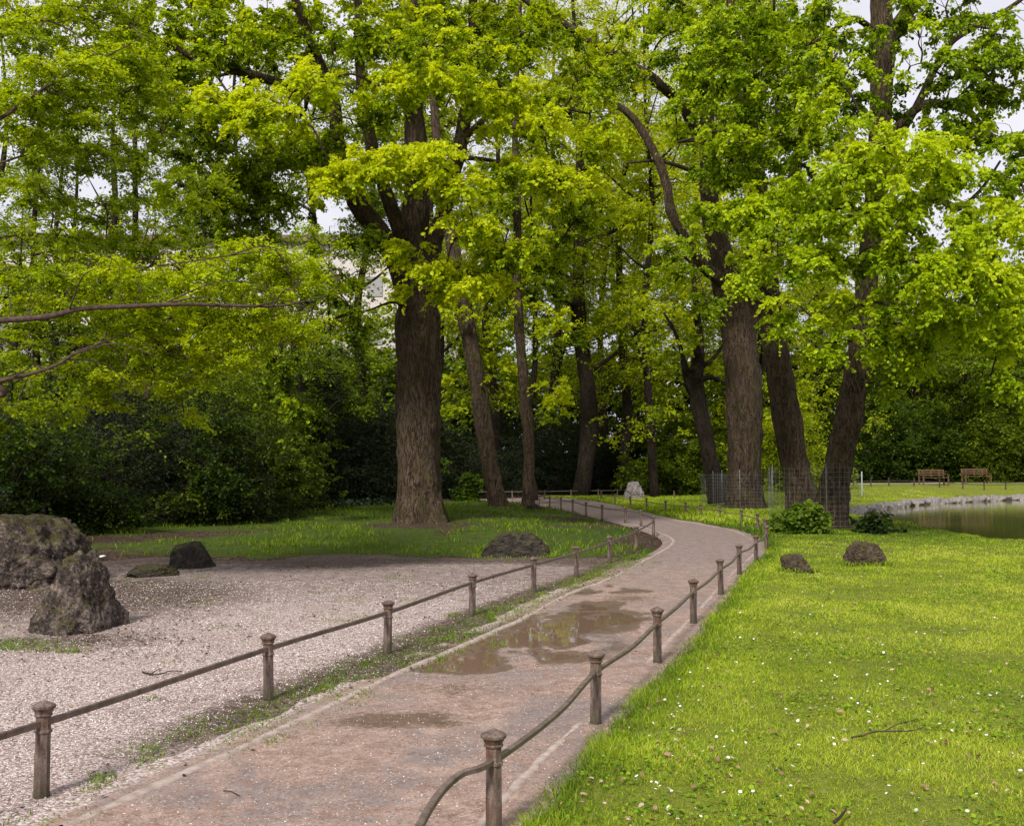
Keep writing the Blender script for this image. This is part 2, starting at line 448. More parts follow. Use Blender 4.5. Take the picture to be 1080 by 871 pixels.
POND = np.array([gp(*p, z=-0.15)[:2] for p in [(900,546),(917,549),(935,553),(974,559),(1016,566.7),(1080,577)]] +
                [(17.5,21.5),(27,16),(40,24),(44,42)] + [gp(*p, z=-0.15)[:2] for p in [(1140,526.5),(1080,527),(1030,529),(1002,530.5),(974,532),(947,535),(930,537.5),(913,540.5)]])
def inpoly(x, y, P):
    x = np.asarray(x); y = np.asarray(y); c = np.zeros(x.shape, bool)
    n = len(P)
    for i in range(n):
        x1, y1 = P[i]; x2, y2 = P[(i + 1) % n]
        if y1 == y2: continue
        c ^= ((y1 > y) != (y2 > y)) & (x < (x2 - x1) * (y - y1) / (y2 - y1) + x1)
    return c
def poly_sd(x, y, P):
    """signed distance, negative inside"""
    x = np.asarray(x, float); y = np.asarray(y, float); d = np.full(x.shape, 1e9)
    n = len(P)
    for i in range(n):
        a = P[i]; b = P[(i + 1) % n]; ab = b - a
        t = np.clip(((x - a[0]) * ab[0] + (y - a[1]) * ab[1]) / ab.dot(ab), 0, 1)
        d = np.minimum(d, np.hypot(x - a[0] - t * ab[0], y - a[1] - t * ab[1]))
    return np.where(inpoly(x, y, P), -d, d)

def gravel_far(x):   # far limit of the gravel clearing
    return np.interp(x, [-30, -12, -7, -3, 0, 2, 4], [16.5, 16.8, 19.4, 20.2, 20.0, 19.2, 18.6])
def wood_edge(x):    # where the woodland floor starts
    return np.interp(x, [-40, -14, -10.5, -8.5, -6.5, -4, 0, 4, 8, 12, 30, 60], [22, 24.5, 29, 34, 44, 47, 55, 66, 72, 80, 88, 95])

def height(x, y):
    x = np.asarray(x, float); y = np.asarray(y, float)
    z = np.zeros(np.broadcast(x, y).shape)
    # hollow under the gravel and the path sheets
    rx = Rx(y)
    hollow = (sstep(rx + 0.32, rx + 0.05, x)) * sstep(0.6, -0.4, y - np.where(x < Lx(y) - 0.4, gravel_far(x), 61))
    z = z - 0.05 * hollow
    lawn = sstep(rx + 0.1, rx + 0.9, x)
    z = z + 0.07 * lawn + 0.03 * lawn * vnoise(np.stack([np.broadcast_to(x, z.shape).ravel(), np.broadcast_to(y, z.shape).ravel()], 1), 0.35, 2).reshape(z.shape)
    # left grass swells gently towards the trees
    lw = sstep(0.3, 7, y - gravel_far(x)) * sstep(Lx(y) - 0.3, Lx(y) - 4, x)
    z = z + 0.12 * lw
    # far bank beyond the pond
    bank = sstep(9, 17, x) * sstep(52, 63, y + 0.05 * (x - 20))
    # pond basin
    m = (x > 8) & (y > 12) & (y < 75)
    if np.any(m):
        sd = np.full(z.shape, 10.0)
        xx = np.broadcast_to(x, z.shape)[m]; yy = np.broadcast_to(y, z.shape)[m]
        sd[m] = poly_sd(xx, yy, POND)
        bank = bank * sstep(.5, 5.5, sd)
        z = z - 0.75 * sstep(0.9, -0.8, sd)
    z = z + 0.62 * bank
    return z

# ------------------------------------------------------------------ setting: ground
def axis(segs):
    out = []
    for a, b, s in segs: out += list(np.arange(a, b, s))
    out.append(segs[-1][1]); return np.array(out)

def build_ground():
    xs = axis([(-500,-60,40),(-60,-14,1.5),(-14,-5,0.5),(-5,9,0.14),(9,32,0.3),(32,70,2),(70,500,40)])
    ys = axis([(-60,0,6),(0,2.5,0.5),(2.5,24,0.14),(24,66,0.35),(66,110,2),(110,900,60)])
    X, Y = np.meshgrid(xs, ys)
    Z = height(X, Y)
    P = np.stack([X.ravel(), Y.ravel(), Z.ravel()], 1)
    nx = len(xs); i = np.arange(len(ys) - 1)[:, None] * nx; j = np.arange(nx - 1)[None]
    Fq = np.stack([i + j, i + j + 1, i + nx + j + 1, i + nx + j], -1).reshape(-1, 4)
    x, y = P[:, 0], P[:, 1]
    right = sstep(Rx(y), Rx(y) + 0.5, x)
    wood = sstep(-1.2, 1.2, y - wood_edge(x))
    grass = 1 - wood * 0.95
    leftm = 1 - right
    grass = grass - leftm * .55 * np.clip(vnoise(P[:, :2], .55, 4, 31) + .1, 0, 1) - leftm * .5 * np.exp(-np.maximum(y - gravel_far(x) - .2, 0) / .8)
    # bare soil round trunks, on the far left and next to the fence
    for (cx, cy, r, a) in SOIL:
        grass = grass - a * np.exp(-(((x - cx) ** 2 + (y - cy) ** 2) / r ** 2))
    grass = grass - 0.5 * np.exp(-((x - fence_left_x(y)) / 0.6) ** 2) * (y < 46)
    grass = grass - 0.8 * np.exp(-((P[:, 2] + 0.16) / 0.09) ** 2) * (x > 8)
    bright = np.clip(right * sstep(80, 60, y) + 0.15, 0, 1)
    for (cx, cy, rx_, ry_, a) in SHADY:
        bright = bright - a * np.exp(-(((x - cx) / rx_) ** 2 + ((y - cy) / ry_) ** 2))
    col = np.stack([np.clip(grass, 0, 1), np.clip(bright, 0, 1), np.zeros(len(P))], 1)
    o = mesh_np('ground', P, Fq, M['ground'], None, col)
    tag(o, 'green lawn and dark leaf strewn woodland floor', 'ground', kind='structure')

T1 = gp(443, 556)          # big linden on the left
TM = at(785, 537, 41.0)    # thick double stemmed trunk
SOIL = [(T1[0]+.2, T1[1]-1.2, 1.9, 0.9), (-6.5, 26, 1.6, .45), (-1.5, 25.5, 1.3, .4), (-9.5, 25, 2.2, .5), (8.9, 26.5, 1.8, 0.55), (9.2, 41, 1.8, .5), (-8.8, 19.5, 2.4, .8), (2.6, 30.5, 1.6, .6), (-0.6, 43, 2.0, .4), (1.0, 35.5, 2.2, .45), (3.3,25.5,1.1,.6), (6.6,22.5,.8,.6)]
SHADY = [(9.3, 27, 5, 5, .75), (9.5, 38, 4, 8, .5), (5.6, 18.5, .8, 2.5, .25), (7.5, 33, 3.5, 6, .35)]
build_ground()

# gravel clearing
def build_gravel():
    xs = axis([(-24,-10,0.4),(-10,-6,0.12),(-6,4.6,0.05)])
    ys = axis([(0.2,3.4,0.3),(3.4,12,0.05),(12,20.6,0.09)])
    X, Y = np.meshgrid(xs, ys)
    P = np.stack([X.ravel(), Y.ravel(), np.zeros(X.size)], 1)
    x, y = P[:, 0], P[:, 1]
    z = 0.004 * vnoise(P, 2.5, 3) + 0.004 * vnoise(P, 14, 2, 3)
    edge = y - gravel_far(x) + 0.9 * vnoise(P, 0.6, 4, 5)
    z -= 0.06 * sstep(-0.3, 0.5, edge)
    z -= 0.05 * sstep(-0.15, 0.25, x - Lx(y))
    P[:, 2] = z
    keep = (edge < 0.7) & (x < Lx(y) + 0.4)
    nx = len(xs); i = np.arange(len(ys) - 1)[:, None] * nx; j = np.arange(nx - 1)[None]
    Fq = np.stack([i + j, i + j + 1, i + nx + j + 1, i + nx + j], -1).reshape(-1, 4)
    Fq = Fq[keep[Fq].all(1)]
    used = np.unique(Fq); re = np.zeros(len(P), int); re[used] = np.arange(len(used))
    fx = fence_left_x(y)
    lit = 1.05 * sstep(-4.6, -0.4, edge)
    lit = np.maximum(lit, 1.1 * np.exp(-((x + 5.6) ** 2 / 8.0 + (y - 14.0) ** 2 / 9.0)))
    lit = np.maximum(lit, 0.80 * np.exp(-((x + 4.3) ** 2 / 1.6 + (y - 10.4) ** 2 / 0.8)))
    lit = np.maximum(lit, 0.95 * sstep(-0.7, 0.0, x - fx) * sstep(4.5, 7.5, y))
    lit = np.maximum(lit, 0.58 * sstep(8, 16, y))
    lit = np.maximum(lit, 0.45 * sstep(.35, .9, vnoise(P, .5, 3, 12)))
    col = np.stack([lit, lit * 0, lit * 0], 1)
    o = mesh_np('gravel_clearing', P[used], re[Fq], M['gravel'], None, col[used])
    tag(o, 'pale gravel clearing left of the path', 'gravel', kind='structure')
build_gravel()

# path with shallow hollows that hold the puddles
HOLLOWS = [(.10, 10.1, .85, 1.0, .026, .5), (.70, 11.6, .75, 1.1, .022, .5), (-.50, 9.2, .55, .55, .020, .5), (1.02, 12.9, .34, .7, .016, .4),
           (1.10, 14.7, .30, .75, .016, .4), (1.65, 14.5, .34, .45, .014, .2), (-.98, 9.0, .17, .7, .020, .55)]
DAMP = [(-.78, 7.1, .55, .28, 1.0), (-.3, 8.3, .9, .5, .55), (.9, 9.7, .5, .5, .5), (0.6, 12.8, .8, 1.5, .5), (1.6, 9.4, .3, .9, .6), (-1.6, 5.2, .7, .6, .35), (1.6,13.4,.6,1.2,.5)]
WATER_Z = -0.004
def path_z(x, y):
    P = np.stack([x, y], 1)
    z = 0.010 + 0.0035 * vnoise(P, 1.6, 4, 2) + 0.0012 * vnoise(P, 9, 2, 9)
    dep = np.zeros(len(x))
    for (cx, cy, rx_, ry_, a, t) in HOLLOWS:
        u = (x - cx) * math.cos(t) - (y - cy) * math.sin(t); w = (x - cx) * math.sin(t) + (y - cy) * math.cos(t)
        q = (u / rx_) ** 2 + (w / ry_) ** 2
        dep = np.maximum(dep, a * np.exp(-q * q * 0.9))
    Q = P * [1.0, 0.55]
    g = np.clip(dep / .026, 0, 1)
    return z - dep * 0.80 + g * (0.030 * np.maximum(vnoise(Q, 2.6, 5, 4) - .05, 0) + 0.004 * vnoise(Q, 11, 3, 14)) - g * .003

def build_path():
    ys = axis([(0.3,3.2,0.3),(3.2,17,0.035),(17,30,0.12),(30,60,0.3)])
    s = np.linspace(0, 1, 110)
    V = []; C = []
    for y in ys:
        l = float(Lx(y)); r = float(Rx(y))
        ml = 0.42 if y < 19 else 0.25
        x = (l - ml) + s * (r + 0.42 - (l - ml))
        yy = np.full(len(s), y)
        z = path_z(x, yy)
        edge = np.minimum(x - (l - ml), (r + .42) - x)
        nz = 0.07 * vnoise(np.stack([x, yy], 1), 3, 2, 8)
        z = z - 0.05 * (1 - sstep(0.0, 0.16, edge + nz)) - 0.0
        outer = 1 - sstep(0.08, 0.5, x - (l - ml))
        wet = sstep(0.0100, -0.002, path_z(x, yy)) * 1.0
        for (cx, cy, rx_, ry_, a) in DAMP:
            wet = np.maximum(wet, a * np.exp(-((x - cx) / rx_) ** 2 - ((yy - cy) / ry_) ** 2))
        far = float(sstep(13, 21, y))
        V.append(np.stack([x, yy, z], 1)); C.append(np.stack([outer * (1 - far), wet, np.full(len(s), far)], 1))
    V = np.concatenate(V); C = np.concatenate(C)
    n = len(s); i = np.arange(len(ys) - 1)[:, None] * n; j = np.arange(n - 1)[None]
    Fq = np.stack([i + j, i + j + 1, i + n + j + 1, i + n + j], -1).reshape(-1, 4)
    o = mesh_np('path', V, Fq, M['path'], None, C)
    tag(o, 'pinkish brown park path curving away between low fences', 'path', kind='structure')
build_path()

def puddle(name, cx, cy, rx_, ry_, label):
    a = np.linspace(0, 2 * math.pi, 48, endpoint=False)
    V = np.vstack([np.stack([cx + rx_ * np.cos(a), cy + ry_ * np.sin(a), np.full(48, WATER_Z)], 1), [[cx, cy, WATER_Z]]])
    Fq = np.stack([np.arange(48), (np.arange(48) + 1) % 48, np.full(48, 48)], 1)
    tag(mesh_np(name, V, Fq, M['puddle'], None, None, False), label, 'puddle', kind='structure')
puddle('puddle', .25, 10.5, 1.6, 2.9, 'wide brown puddle across the path')
puddle('puddle', 1.4, 15.3, 1.0, 1.8, 'small dark puddle further up the path')

# concrete edging strips
def edging(curve, y0, y1, label, seed, w=0.055, gap=0.5):
    P = []
    ys = np.arange(y0, y1, 0.06)
    xs = np.interp(ys, curve[:, 1], curve[:, 0])
    c = np.stack([xs, ys], 1)
    T = np.gradient(c, axis=0); T /= np.linalg.norm(T, axis=1)[:, None]
    Nn = np.stack([-T[:, 1], T[:, 0]], 1)
    wob = 0.018 * vnoise(c, 3, 2, seed)[:, None]
    lift = 0.012 + gap * 0.014 * vnoise(c, 0.9, 4, seed + 3)
    rows = []
    for off, dz in ((w * 1.1, -0.03), (w * .8, 0.0), (0, 0.004), (-w * .8, 0.0), (-w * 1.1, -0.03)):
        q = c + Nn * (off + wob * 0.6 + 0.006 * vnoise(c + off * 50, 14, 2, seed)[:, None])
        rows.append(np.stack([q[:, 0], q[:, 1], lift + dz + 0.002 * vnoise(q, 12, 2, seed)], 1))
    V = np.stack(rows, 1).reshape(-1, 3)
    n = 5; i = np.arange(len(ys) - 1)[:, None] * n; j = np.arange(n - 1)[None]
    Fq = np.stack([i + j + 1, i + j, i + n + j, i + n + j + 1], -1).reshape(-1, 4)
    tag(mesh_np('path_edging', V, Fq, M['kerb'], None), label, 'edging', kind='structure')
edging(LKs, 2.5, 31, 'pale concrete edging strip on the left side of the path', 1, w=.040, gap=.45)
edging(RKs + np.array([0.03, 0]), 2.5, 34.5, 'pale concrete edging strip on the right side of the path', 2, w=.03, gap=1.1)

# pond water and far bank walkway
def flat_poly(name, P, z, mat, label, cat, grow=0.6):
    c = P.mean(0); Q = c + (P - c) * (1 + grow / np.linalg.norm(P - c, axis=1))[:, None]
    bm = bmesh.new(); vs = [bm.verts.new((q[0], q[1], z)) for q in Q]; f = bm.faces.new(vs)
    f.normal_update()
    if f.normal.z < 0: f.normal_flip()
    me = bpy.data.meshes.new(name); bm.to_mesh(me); bm.free(); me.materials.append(mat)
    o = link(bpy.data.objects.new(name, me)); tag(o, label, cat, kind='structure'); return o
flat_poly('pond', POND, -0.15, M['pond'], 'still green brown pond with reflections', 'pond', 0.25)

def ribbon(name, pts, w, mat, label, dz=0.02):
    c = catmull(np.array(pts), 14)
    T = np.gradient(c, axis=0); T /= np.linalg.norm(T, axis=1)[:, None]
    Nn = np.stack([-T[:, 1], T[:, 0]], 1)
    rows = []
    for off in np.linspace(-w / 2, w / 2, 7):
        q = c + Nn * off; rows.append(np.stack([q[:, 0], q[:, 1], height(q[:, 0], q[:, 1]) + dz], 1))
    V = np.stack(rows, 1).reshape(-1, 3); n = 7
    i = np.arange(len(c) - 1)[:, None] * n; j = np.arange(n - 1)[None]
    Fq = np.stack([i + j + 1, i + j, i + n + j, i + n + j + 1], -1).reshape(-1, 4)
    return mesh_np(name, V, Fq, mat, None, np.tile([0.05, 0, 0], (len(V), 1)))
tag(ribbon('far_path', [(12,60),(18,62.5),(24,65),(30,67.5),(38,70)], 2.4, M['gravel'], ''), 'pale walkway on the far side of the pond', 'path', kind='structure')
tag(ribbon('dirt_track', [(4.0,57),(7,59.5),(12,62),(18,66)], 2.2, M['ground'], ''), 'brown dirt track beyond the far fence', 'path', kind='structure')
bpy.data.objects['dirt_track'].data.color_attributes['Col'].data.foreach_set('color', np.tile([0.0, 0, 0, 1], len(bpy.data.objects['dirt_track'].data.vertices)).astype(np.float32))

# ------------------------------------------------------------------ fences
def lathe(prof, sides=16):
    a = np.linspace(0, 2 * math.pi, sides, endpoint=False)
    V = np.concatenate([np.stack([r * np.cos(a), r * np.sin(a), np.full(sides, z)], 1) for r, z in prof])
    n = len(prof); i = np.arange(n - 1)[:, None] * sides; j = np.arange(sides)[None]; k = (j + 1) % sides
    Fq = np.stack([i + j, i + k, i + sides + k, i + sides + j], -1).reshape(-1, 4)
    return V, Fq
V_, F_ = lathe([(.041,-.06),(.041,.0),(.044,.012),(.040,.03),(.038,.30),(.0385,.322),(.045,.327),(.046,.333),(.045,.339),(.0385,.344),(.038,.41)], 8)
POST_ME = mesh_np('post', V_, F_, M['iron'], None, None, True)
V_, F_ = lathe([(.038,.409),(.045,.412),(.046,.418),(.041,.423),(.044,.43),(.053,.447),(.060,.452),(.061,.464),(.054,.469),(.030,.480),(.001,.494)], 14)
CAP_ME = mesh_np('cap', V_, F_, M['iron'], None, None, True)
post_data, cap_data = POST_ME.data, CAP_ME.data
for o in (POST_ME, CAP_ME): bpy.data.objects.remove(o)
for md in (post_data, cap_data):
    md.set_sharp_from_angle(angle=math.radians(40))

def fence(label, posts, rail_z, name='low_railing_fence', z_off=0.0, mats=None, bow=0.0, ground=None, seg=8, hh=0.0175, hw=0.010, sag=0.0):
    c = posts[len(posts) // 2]
    base = np.array([posts[0][0], posts[0][1], 0.0])
    t = empty(name, base, label, 'fence')
    pts = []
    for k, (x, y) in enumerate(posts):
        gz = 0.0 if ground is None else float(ground(x, y))
        p = link(bpy.data.objects.new('post', post_data)); p.parent = t
        p.location = (x - base[0], y - base[1], gz + z_off)
        p.rotation_euler = (random.uniform(-.02, .02), random.uniform(-.02, .02), random.uniform(0, 6))
        if mats:
            p.data = post_data.copy(); p.data.materials[0] = mats
        cp = link(bpy.data.objects.new('cap', cap_data)); cp.parent = p
        if mats: cp.data = cap_data.copy(); cp.data.materials[0] = mats
        pts.append([x, y, gz + rail_z])
        if sag and k < len(posts) - 1:
            x2, y2 = posts[k + 1]
            if y < 3 < y2: pts += [[-.375, 3.7, gz + rail_z - .01], [-.325, 4.32, gz + rail_z - .01], [-.235, 4.68, gz + rail_z]]
            else: pts.append([(x + x2) / 2 + random.uniform(-.03, .03), (y + y2) / 2, gz + rail_z - sag])
    P = catmull(np.array(pts), seg) - base
    T, U, W = frames(P)
    hor = np.cross(T, [0, 0, 1.0]); hor /= np.linalg.norm(hor, axis=1)[:, None]
    up = np.cross(hor, T)
    prof = [(-hw, -hh), (-hw, hh * .75), (-hw * .6, hh), (hw * .6, hh), (hw, hh * .75), (hw, -hh)]
    V = np.stack([P + hor * a + up * b for a, b in prof], 1).reshape(-1, 3)
    n = len(prof); i = np.arange(len(P) - 1)[:, None] * n; j = np.arange(n)[None]; k = (j + 1) % n
    Fq = np.stack([i + j, i + k, i + n + k, i + n + j], -1).reshape(-1, 4)
    mesh_np('rail', V, Fq, mats or M['rail'], t, None, False)
    return t

fence('long low iron fence between the gravel clearing and the path, bending back at the curve', POSTS_L, .375)
fence('low iron fence with bowed rail along the edge of the daisy lawn', POSTS_R, .345, sag=0.02, hw=0.015, hh=0.012)
BACKF = [(at(564,518,56)[0]-3.2, 55), (at(564,518,56)[0]-1.2,55.6), (at(574,518,57)[0],56.3), (at(594,518,58)[0]+.4,57.4), (at(613,518,59)[0]+.9,58.2), (at(640,518,60)[0]+.5,59), (at(655,518,60)[0]+.2,59.6)]
fence('farthest low rail fence crossing in front of the dark evergreens', BACKF, .42)
POND_POSTS = []
for px in (900, 918.5, 937.5, 964, 991, 1015.5, 1038, 1060.5, 1083, 1107):
    d = float(np.interp(px, [900, 1107], [60.2, 64.0])); POND_POSTS.append((float(at(px, 510, d)[0]), d))
fence('low dark fence along the walkway beyond the pond', POND_POSTS, .30, mats=M['pondpost'], ground=height)
p_ = at(711, 523, 55)
t = empty('stub_post', (p_[0], 55, 0), 'single short iron post standing alone on the far grass', 'post')
for nm, dt in (('shaft', post_data), ('cap', cap_data)):
    q = link(bpy.data.objects.new(nm, dt)); q.parent = t

# ------------------------------------------------------------------ rocks
def ico(sub):
    bm = bmesh.new(); bmesh.ops.create_icosphere(bm, subdivisions=sub, radius=1.0)
    V = np.array([v.co[:] for v in bm.verts]); Fi = np.array([[v.index for v in f.verts] for f in bm.faces]); bm.free()
    return V, Fi
ICO = {s: ico(s) for s in (2, 3, 4, 6)}
def rock_shape(seed, size, planes=14, sub=6, rough=0.12, custom=None, sharp=14):
    r = np.random.default_rng(seed)
    V, Fi = ICO[sub]
    if custom is None:
        Nn = r.normal(size=(planes, 3)); Nn /= np.linalg.norm(Nn, axis=1)[:, None]; D = r.uniform(0.62, 1.0, planes)
    else:
        c = np.array(custom, float); Nn = c[:, :3] / np.linalg.norm(c[:, :3], axis=1)[:, None]; D = c[:, 3]
    En = r.normal(size=(22, 3)); En /= np.linalg.norm(En, axis=1)[:, None]
    base_q = V @ Nn.T / D[None]; Rb = 1 / np.maximum(base_q.max(1), .25); Pb = V * Rb[:, None]
    Ed = (Pb @ En.T).max(0) * r.uniform(.86, .97, 22)
    Nn = np.vstack([Nn, En]); D = np.concatenate([D, Ed])
    q = V @ Nn.T / D[None]
    sharp = sharp * 1.8
    inv = np.log(np.exp(np.clip(q, -1, 6) * sharp).sum(1)) / sharp
    R = 1 / np.maximum(inv, 0.25)
    P = V * R[:, None]
    n1 = vnoise(P, 2.2, 5, seed % 50)
    n2 = 1 - np.abs(vnoise(P, 3.6, 4, seed % 50 + 3)) * 2
    n3 = vnoise(P, 9, 4, seed % 50 + 6); n4 = np.abs(vnoise(P, 5, 3, seed % 50 + 9))
    P = P * (1 + rough * (0.55 * n1 + 0.22 * n2 + 0.42 * n3 - 0.6 * np.exp(-n4 * 12) + 0.16 * vnoise(P, 24, 2, 4)))[:, None]
    P = P - (P.max(0) + P.min(0)) / 2 * [1, 1, 0]
    ext = (P.max(0) - P.min(0)) / 2; ext[2] = P[:, 2].max()
    P = P / ext
    return P * np.array(size), Fi
def rock(name, loc, size, seed, mat, label, sub=6, group=None, rz=0.0, **kw):
    V, Fi = rock_shape(seed, size, sub=sub, **kw)
    o = mesh_np(name, V, Fi, mat, None, None, True)
    o.location = [float(c) for c in loc]; o.rotation_euler = (0, 0, rz)
    return tag(o, label, 'rock', group)

def rk(px0, px1, ytop, ybase, z=0.0):
    g = gp((px0 + px1) / 2, ybase, z); d = g[1]
    return g, (px1 - px0) / F * d, (ybase - ytop) / F * d
g, w, h = rk(18, 129, 581, 669)
g[1] += 0.35
rock('boulder', (g[0]*1.03, g[1], 0.04), (w*.56, .55, h*.93), 5, M['rock'], 'pointed pyramid shaped grey boulder in front on the gravel', rough=0.13,
     custom=[(-.70,-.12,.70,.66),(.78,-.18,.60,.74),(.12,-.85,.50,.72),(0,.9,.4,.8),(0,0,-1,.5),(-.9,-.4,.1,.9),(.55,-.8,.15,.84),(-.45,-.8,.35,.74),(-.35,.1,1,.78)], sharp=26)
g, w, h = rk(-95, 72, 541, 624)
g[1] += 0.7
rock('boulder', (g[0]-.12, g[1]+.25, 0.18), (w*.51, .85, h*.76), 21, M['rock'], 'large rough boulder cut off by the left edge of the photo', rough=0.13,
     custom=[(0,0,1,.92),(-1,0,.1,.9),(1,-.1,.25,.82),(.8,-.2,.7,.85),(0,-1,.15,.75),(0,1,0,.8),(0,0,-1,.6),(-.5,-.7,.5,.9),(.5,-.8,0,.9)])
g, w, h = rk(174, 219, 573, 600)
rock('boulder', (g[0], g[1]+.3, 0.08), (w*.52, .30, h*.85), 33, M['rock_dark'], 'dark mossy rock where the gravel meets the grass', rough=.09,
     custom=[(-.1,-.1,1,.45),(.6,0,.7,.70),(0,-.8,.4,.8),(0,.9,.3,.8),(0,0,-1,.6),(-1,0,.1,.85),(1,-.2,.1,.95)])
g, w, h = rk(126, 182, 596, 609)
rock('boulder', (g[0], g[1]+.3, 0.02), (w*.52, .38, h*.85), 34, M['rock_dark'], 'flat dark slab of rock low in the gravel beside the dark mossy rock', rough=.12)
g, w, h = rk(506, 580, 561, 587)
rock('boulder', (g[0], g[1]+.5, 0.06), (w*.52, .45, h*.85), 41, M['rock_dark'], 'long low dark rock behind the left fence, near the big linden', rough=.12,
     custom=[(0,0,1,.8),(-.9,0,.55,.75),(.8,0,.6,.85),(0,-1,.3,.8),(0,1,0,.8),(0,0,-1,.6),(1,0,0,.95),(-1,0,0,.95)])
g, w, h = rk(826, 862, 584, 604, .07)
rock('boulder', (g[0], g[1]+.2, 0.12), (w*.5, .24, h*.80), 52, M['rock_brown'], 'small brown mossy rock on the lawn next to the path', rough=.2)
g, w, h = rk(896, 938, 571, 597, .07)
rock('boulder', (g[0], g[1]+.25, 0.14), (w*.52, .3, h*.85), 57, M['rock_brown'], 'brown wedge shaped rock on the lawn nearer the pond', rough=.16)
g, w, h = rk(655, 679, 507, 528)
rock('boulder', (g[0], g[1]-.2, 0.4), (w*.5, .5, h*.6), 63, M['rock_pale'], 'pale jagged rock by the far fence', rough=.25)
g, w, h = rk(537, 556, 531, 538)
rock('boulder', (g[0]+.6, g[1]-1, 0.1), (.4, .3, .22), 65, M['rock_dark'], 'small dark stone at the foot of the slim trunk', sub=4, rough=.15)

# edging stones of the pond
edge_pts = catmull(np.array([gp(*p, z=-0.12)[:2] for p in [(899,546),(903,543),(913,540),(930,537),(947,534.5),(974,531.5),(1002,530),(1030,528.6),(1080,526.5),(1150,525)]]), 30)
seglen = np.concatenate([[0], np.cumsum(np.linalg.norm(np.diff(edge_pts, axis=0), axis=1))])
s = 0.0; k = 0
while s < seglen[-1]:
    L = random.uniform(.55, 1.15)
    c = np.array([np.interp(s + L / 2, seglen, edge_pts[:, 0]), np.interp(s + L / 2, seglen, edge_pts[:, 1])])
    c2 = np.array([np.interp(s + L / 2 + .2, seglen, edge_pts[:, 0]), np.interp(s + L / 2 + .2, seglen, edge_pts[:, 1])])
    an = math.atan2(*(c2 - c)[::-1])
    rock('edging_stone', (c[0], c[1] + .1, -0.06), (L * .53, .28, random.uniform(.20, .28)), 300 + k, M['rock_pale'],
         'pale rough stone in the row edging the far shore of the pond', sub=4, group='stones edging the far shore of the pond', rz=an, rough=.14, sharp=9)
    s += L * 1.0; k += 1

# ------------------------------------------------------------------ benches, pole, wire guards
def bench(px, rz, label, d):
    p = at(px, 508, d); gz = float(height(p[0], d))
    t = empty('park_bench', (p[0], d, gz), label, 'bench', 'wooden benches beyond the pond', rz)
    L = 1.75
    b = MB()
    for k in range(5): b.box((0, -.22 + k * .1, .44), (L, .075, .03))
    b.build('seat', M['wood'], t, False)
    b = MB()
    for zz in (.60, .74): b.box((0, .27 + (zz - .5) * .12, zz), (L, .025, .07))
    b.box((0, .32, .88), (L, .03, .09))
    for xx in (-.55, 0, .55): b.box((xx, .285, .70), (.05, .03, .42), rx=-.12)
    b.build('backrest', M['wood'], t, False)
    for sx in (-1, 1):
        b = MB(); b.box((sx * .84, -.2, .31), (.07, .07, .62)); b.build('leg', M['wood'], t, False)
        b = MB(); b.box((sx * .84, .25, .46), (.07, .07, .92), rx=-.08); b.build('leg', M['wood'], t, False)
        b = MB(); b.box((sx * .84, 0, .635), (.09, .62, .035)); b.build('armrest', M['wood'], t, False)
bench(985, .22, 'wooden bench beyond the pond, the nearer and larger of the two', 63.2)
bench(1030, .1, 'smaller wooden bench farther right beyond the pond', 66.5)

p = gp(909, 521); gz = float(height(p[0], p[1]))
b = MB(); V_, F_ = lathe([(.036, -.5), (.036, 1.21), (.026, 1.24), (.001, 1.245)], 10); b.add(V_, F_)
pole = b.build('marker_pole', M['whitepole']); pole.location = (at(909, 510, 56)[0], 56, max(float(height(at(909, 510, 56)[0], 56)), .25))
tag(pole, 'thin white pole upright in the grass beside the pond', 'pole')

def wire_guard(c, rx_, ry_, h, label, open_=0.0):
    t = empty('wire_guard', (c[0], c[1], c[2]), label, 'wire guard')
    b = MB(); n = 44
    a = np.linspace(open_, 2 * math.pi, n + 1)
    def pt(aa, z): return np.stack([rx_ * np.cos(aa) * (1 + .03 * np.sin(aa * 5)), ry_ * np.sin(aa), np.full(np.shape(aa), z) + .02 * np.sin(aa * 3)], -1)
    for z in np.arange(.05, h + .01, .13):
        b.add(*tube(pt(a, z), np.full(n + 1, .0018), 4, cap=False))
    for q in a[:-1]:
        b.add(*tube(np.array([pt(q, 0.0), pt(q, h)]), np.full(2, .0018), 4, cap=False))
    b.build('wire_mesh', M['wire'], t)
    for q in (0.2, 2.2, 4.4):
        s_ = MB(); P = np.array([pt(q, -.1), pt(q, h + .1)]); s_.add(*tube(P * [1.01, 1.01, 1], np.full(2, .007), 8)); s_.build('stake', M['wire'], t)

# ------------------------------------------------------------------ foliage tools
LEAF6 = np.array([[0,0,0],[.28,.40,.07],[.68,.36,.04],[1,0,-.12],[.68,-.36,.04],[.28,-.40,.07]])
F6 = np.array([[0,3,2,1],[0,5,4,3]])
LEAF4 = np.array([[0,0,0],[.45,.36,.03],[1,0,-.05],[.45,-.36,.03]])
F4 = np.array([[0,3,2,1]])
def leaf_geo(P, D, N, L, Wd, C, simple=False):
    """P base, D direction, N normal hint, L length, Wd width ratio, C colour"""
    D = D / (np.linalg.norm(D, axis=1)[:, None] + 1e-9)
    S = np.cross(N, D); S /= np.linalg.norm(S, axis=1)[:, None] + 1e-9
    N = np.cross(D, S)
    T = LEAF4 if simple else LEAF6; Fs = F4 if simple else F6
    L = np.asarray(L)[:, None, None]
    V = P[:, None] + L * (T[None, :, 0:1] * D[:, None] + T[None, :, 1:2] * Wd * S[:, None] + T[None, :, 2:3] * N[:, None])
    k = len(T); n = len(P)
    Fq = (np.arange(n)[:, None, None] * k + Fs[None]).reshape(-1, 4)
    return V.reshape(-1, 3), Fq, np.repeat(C, k, axis=0)

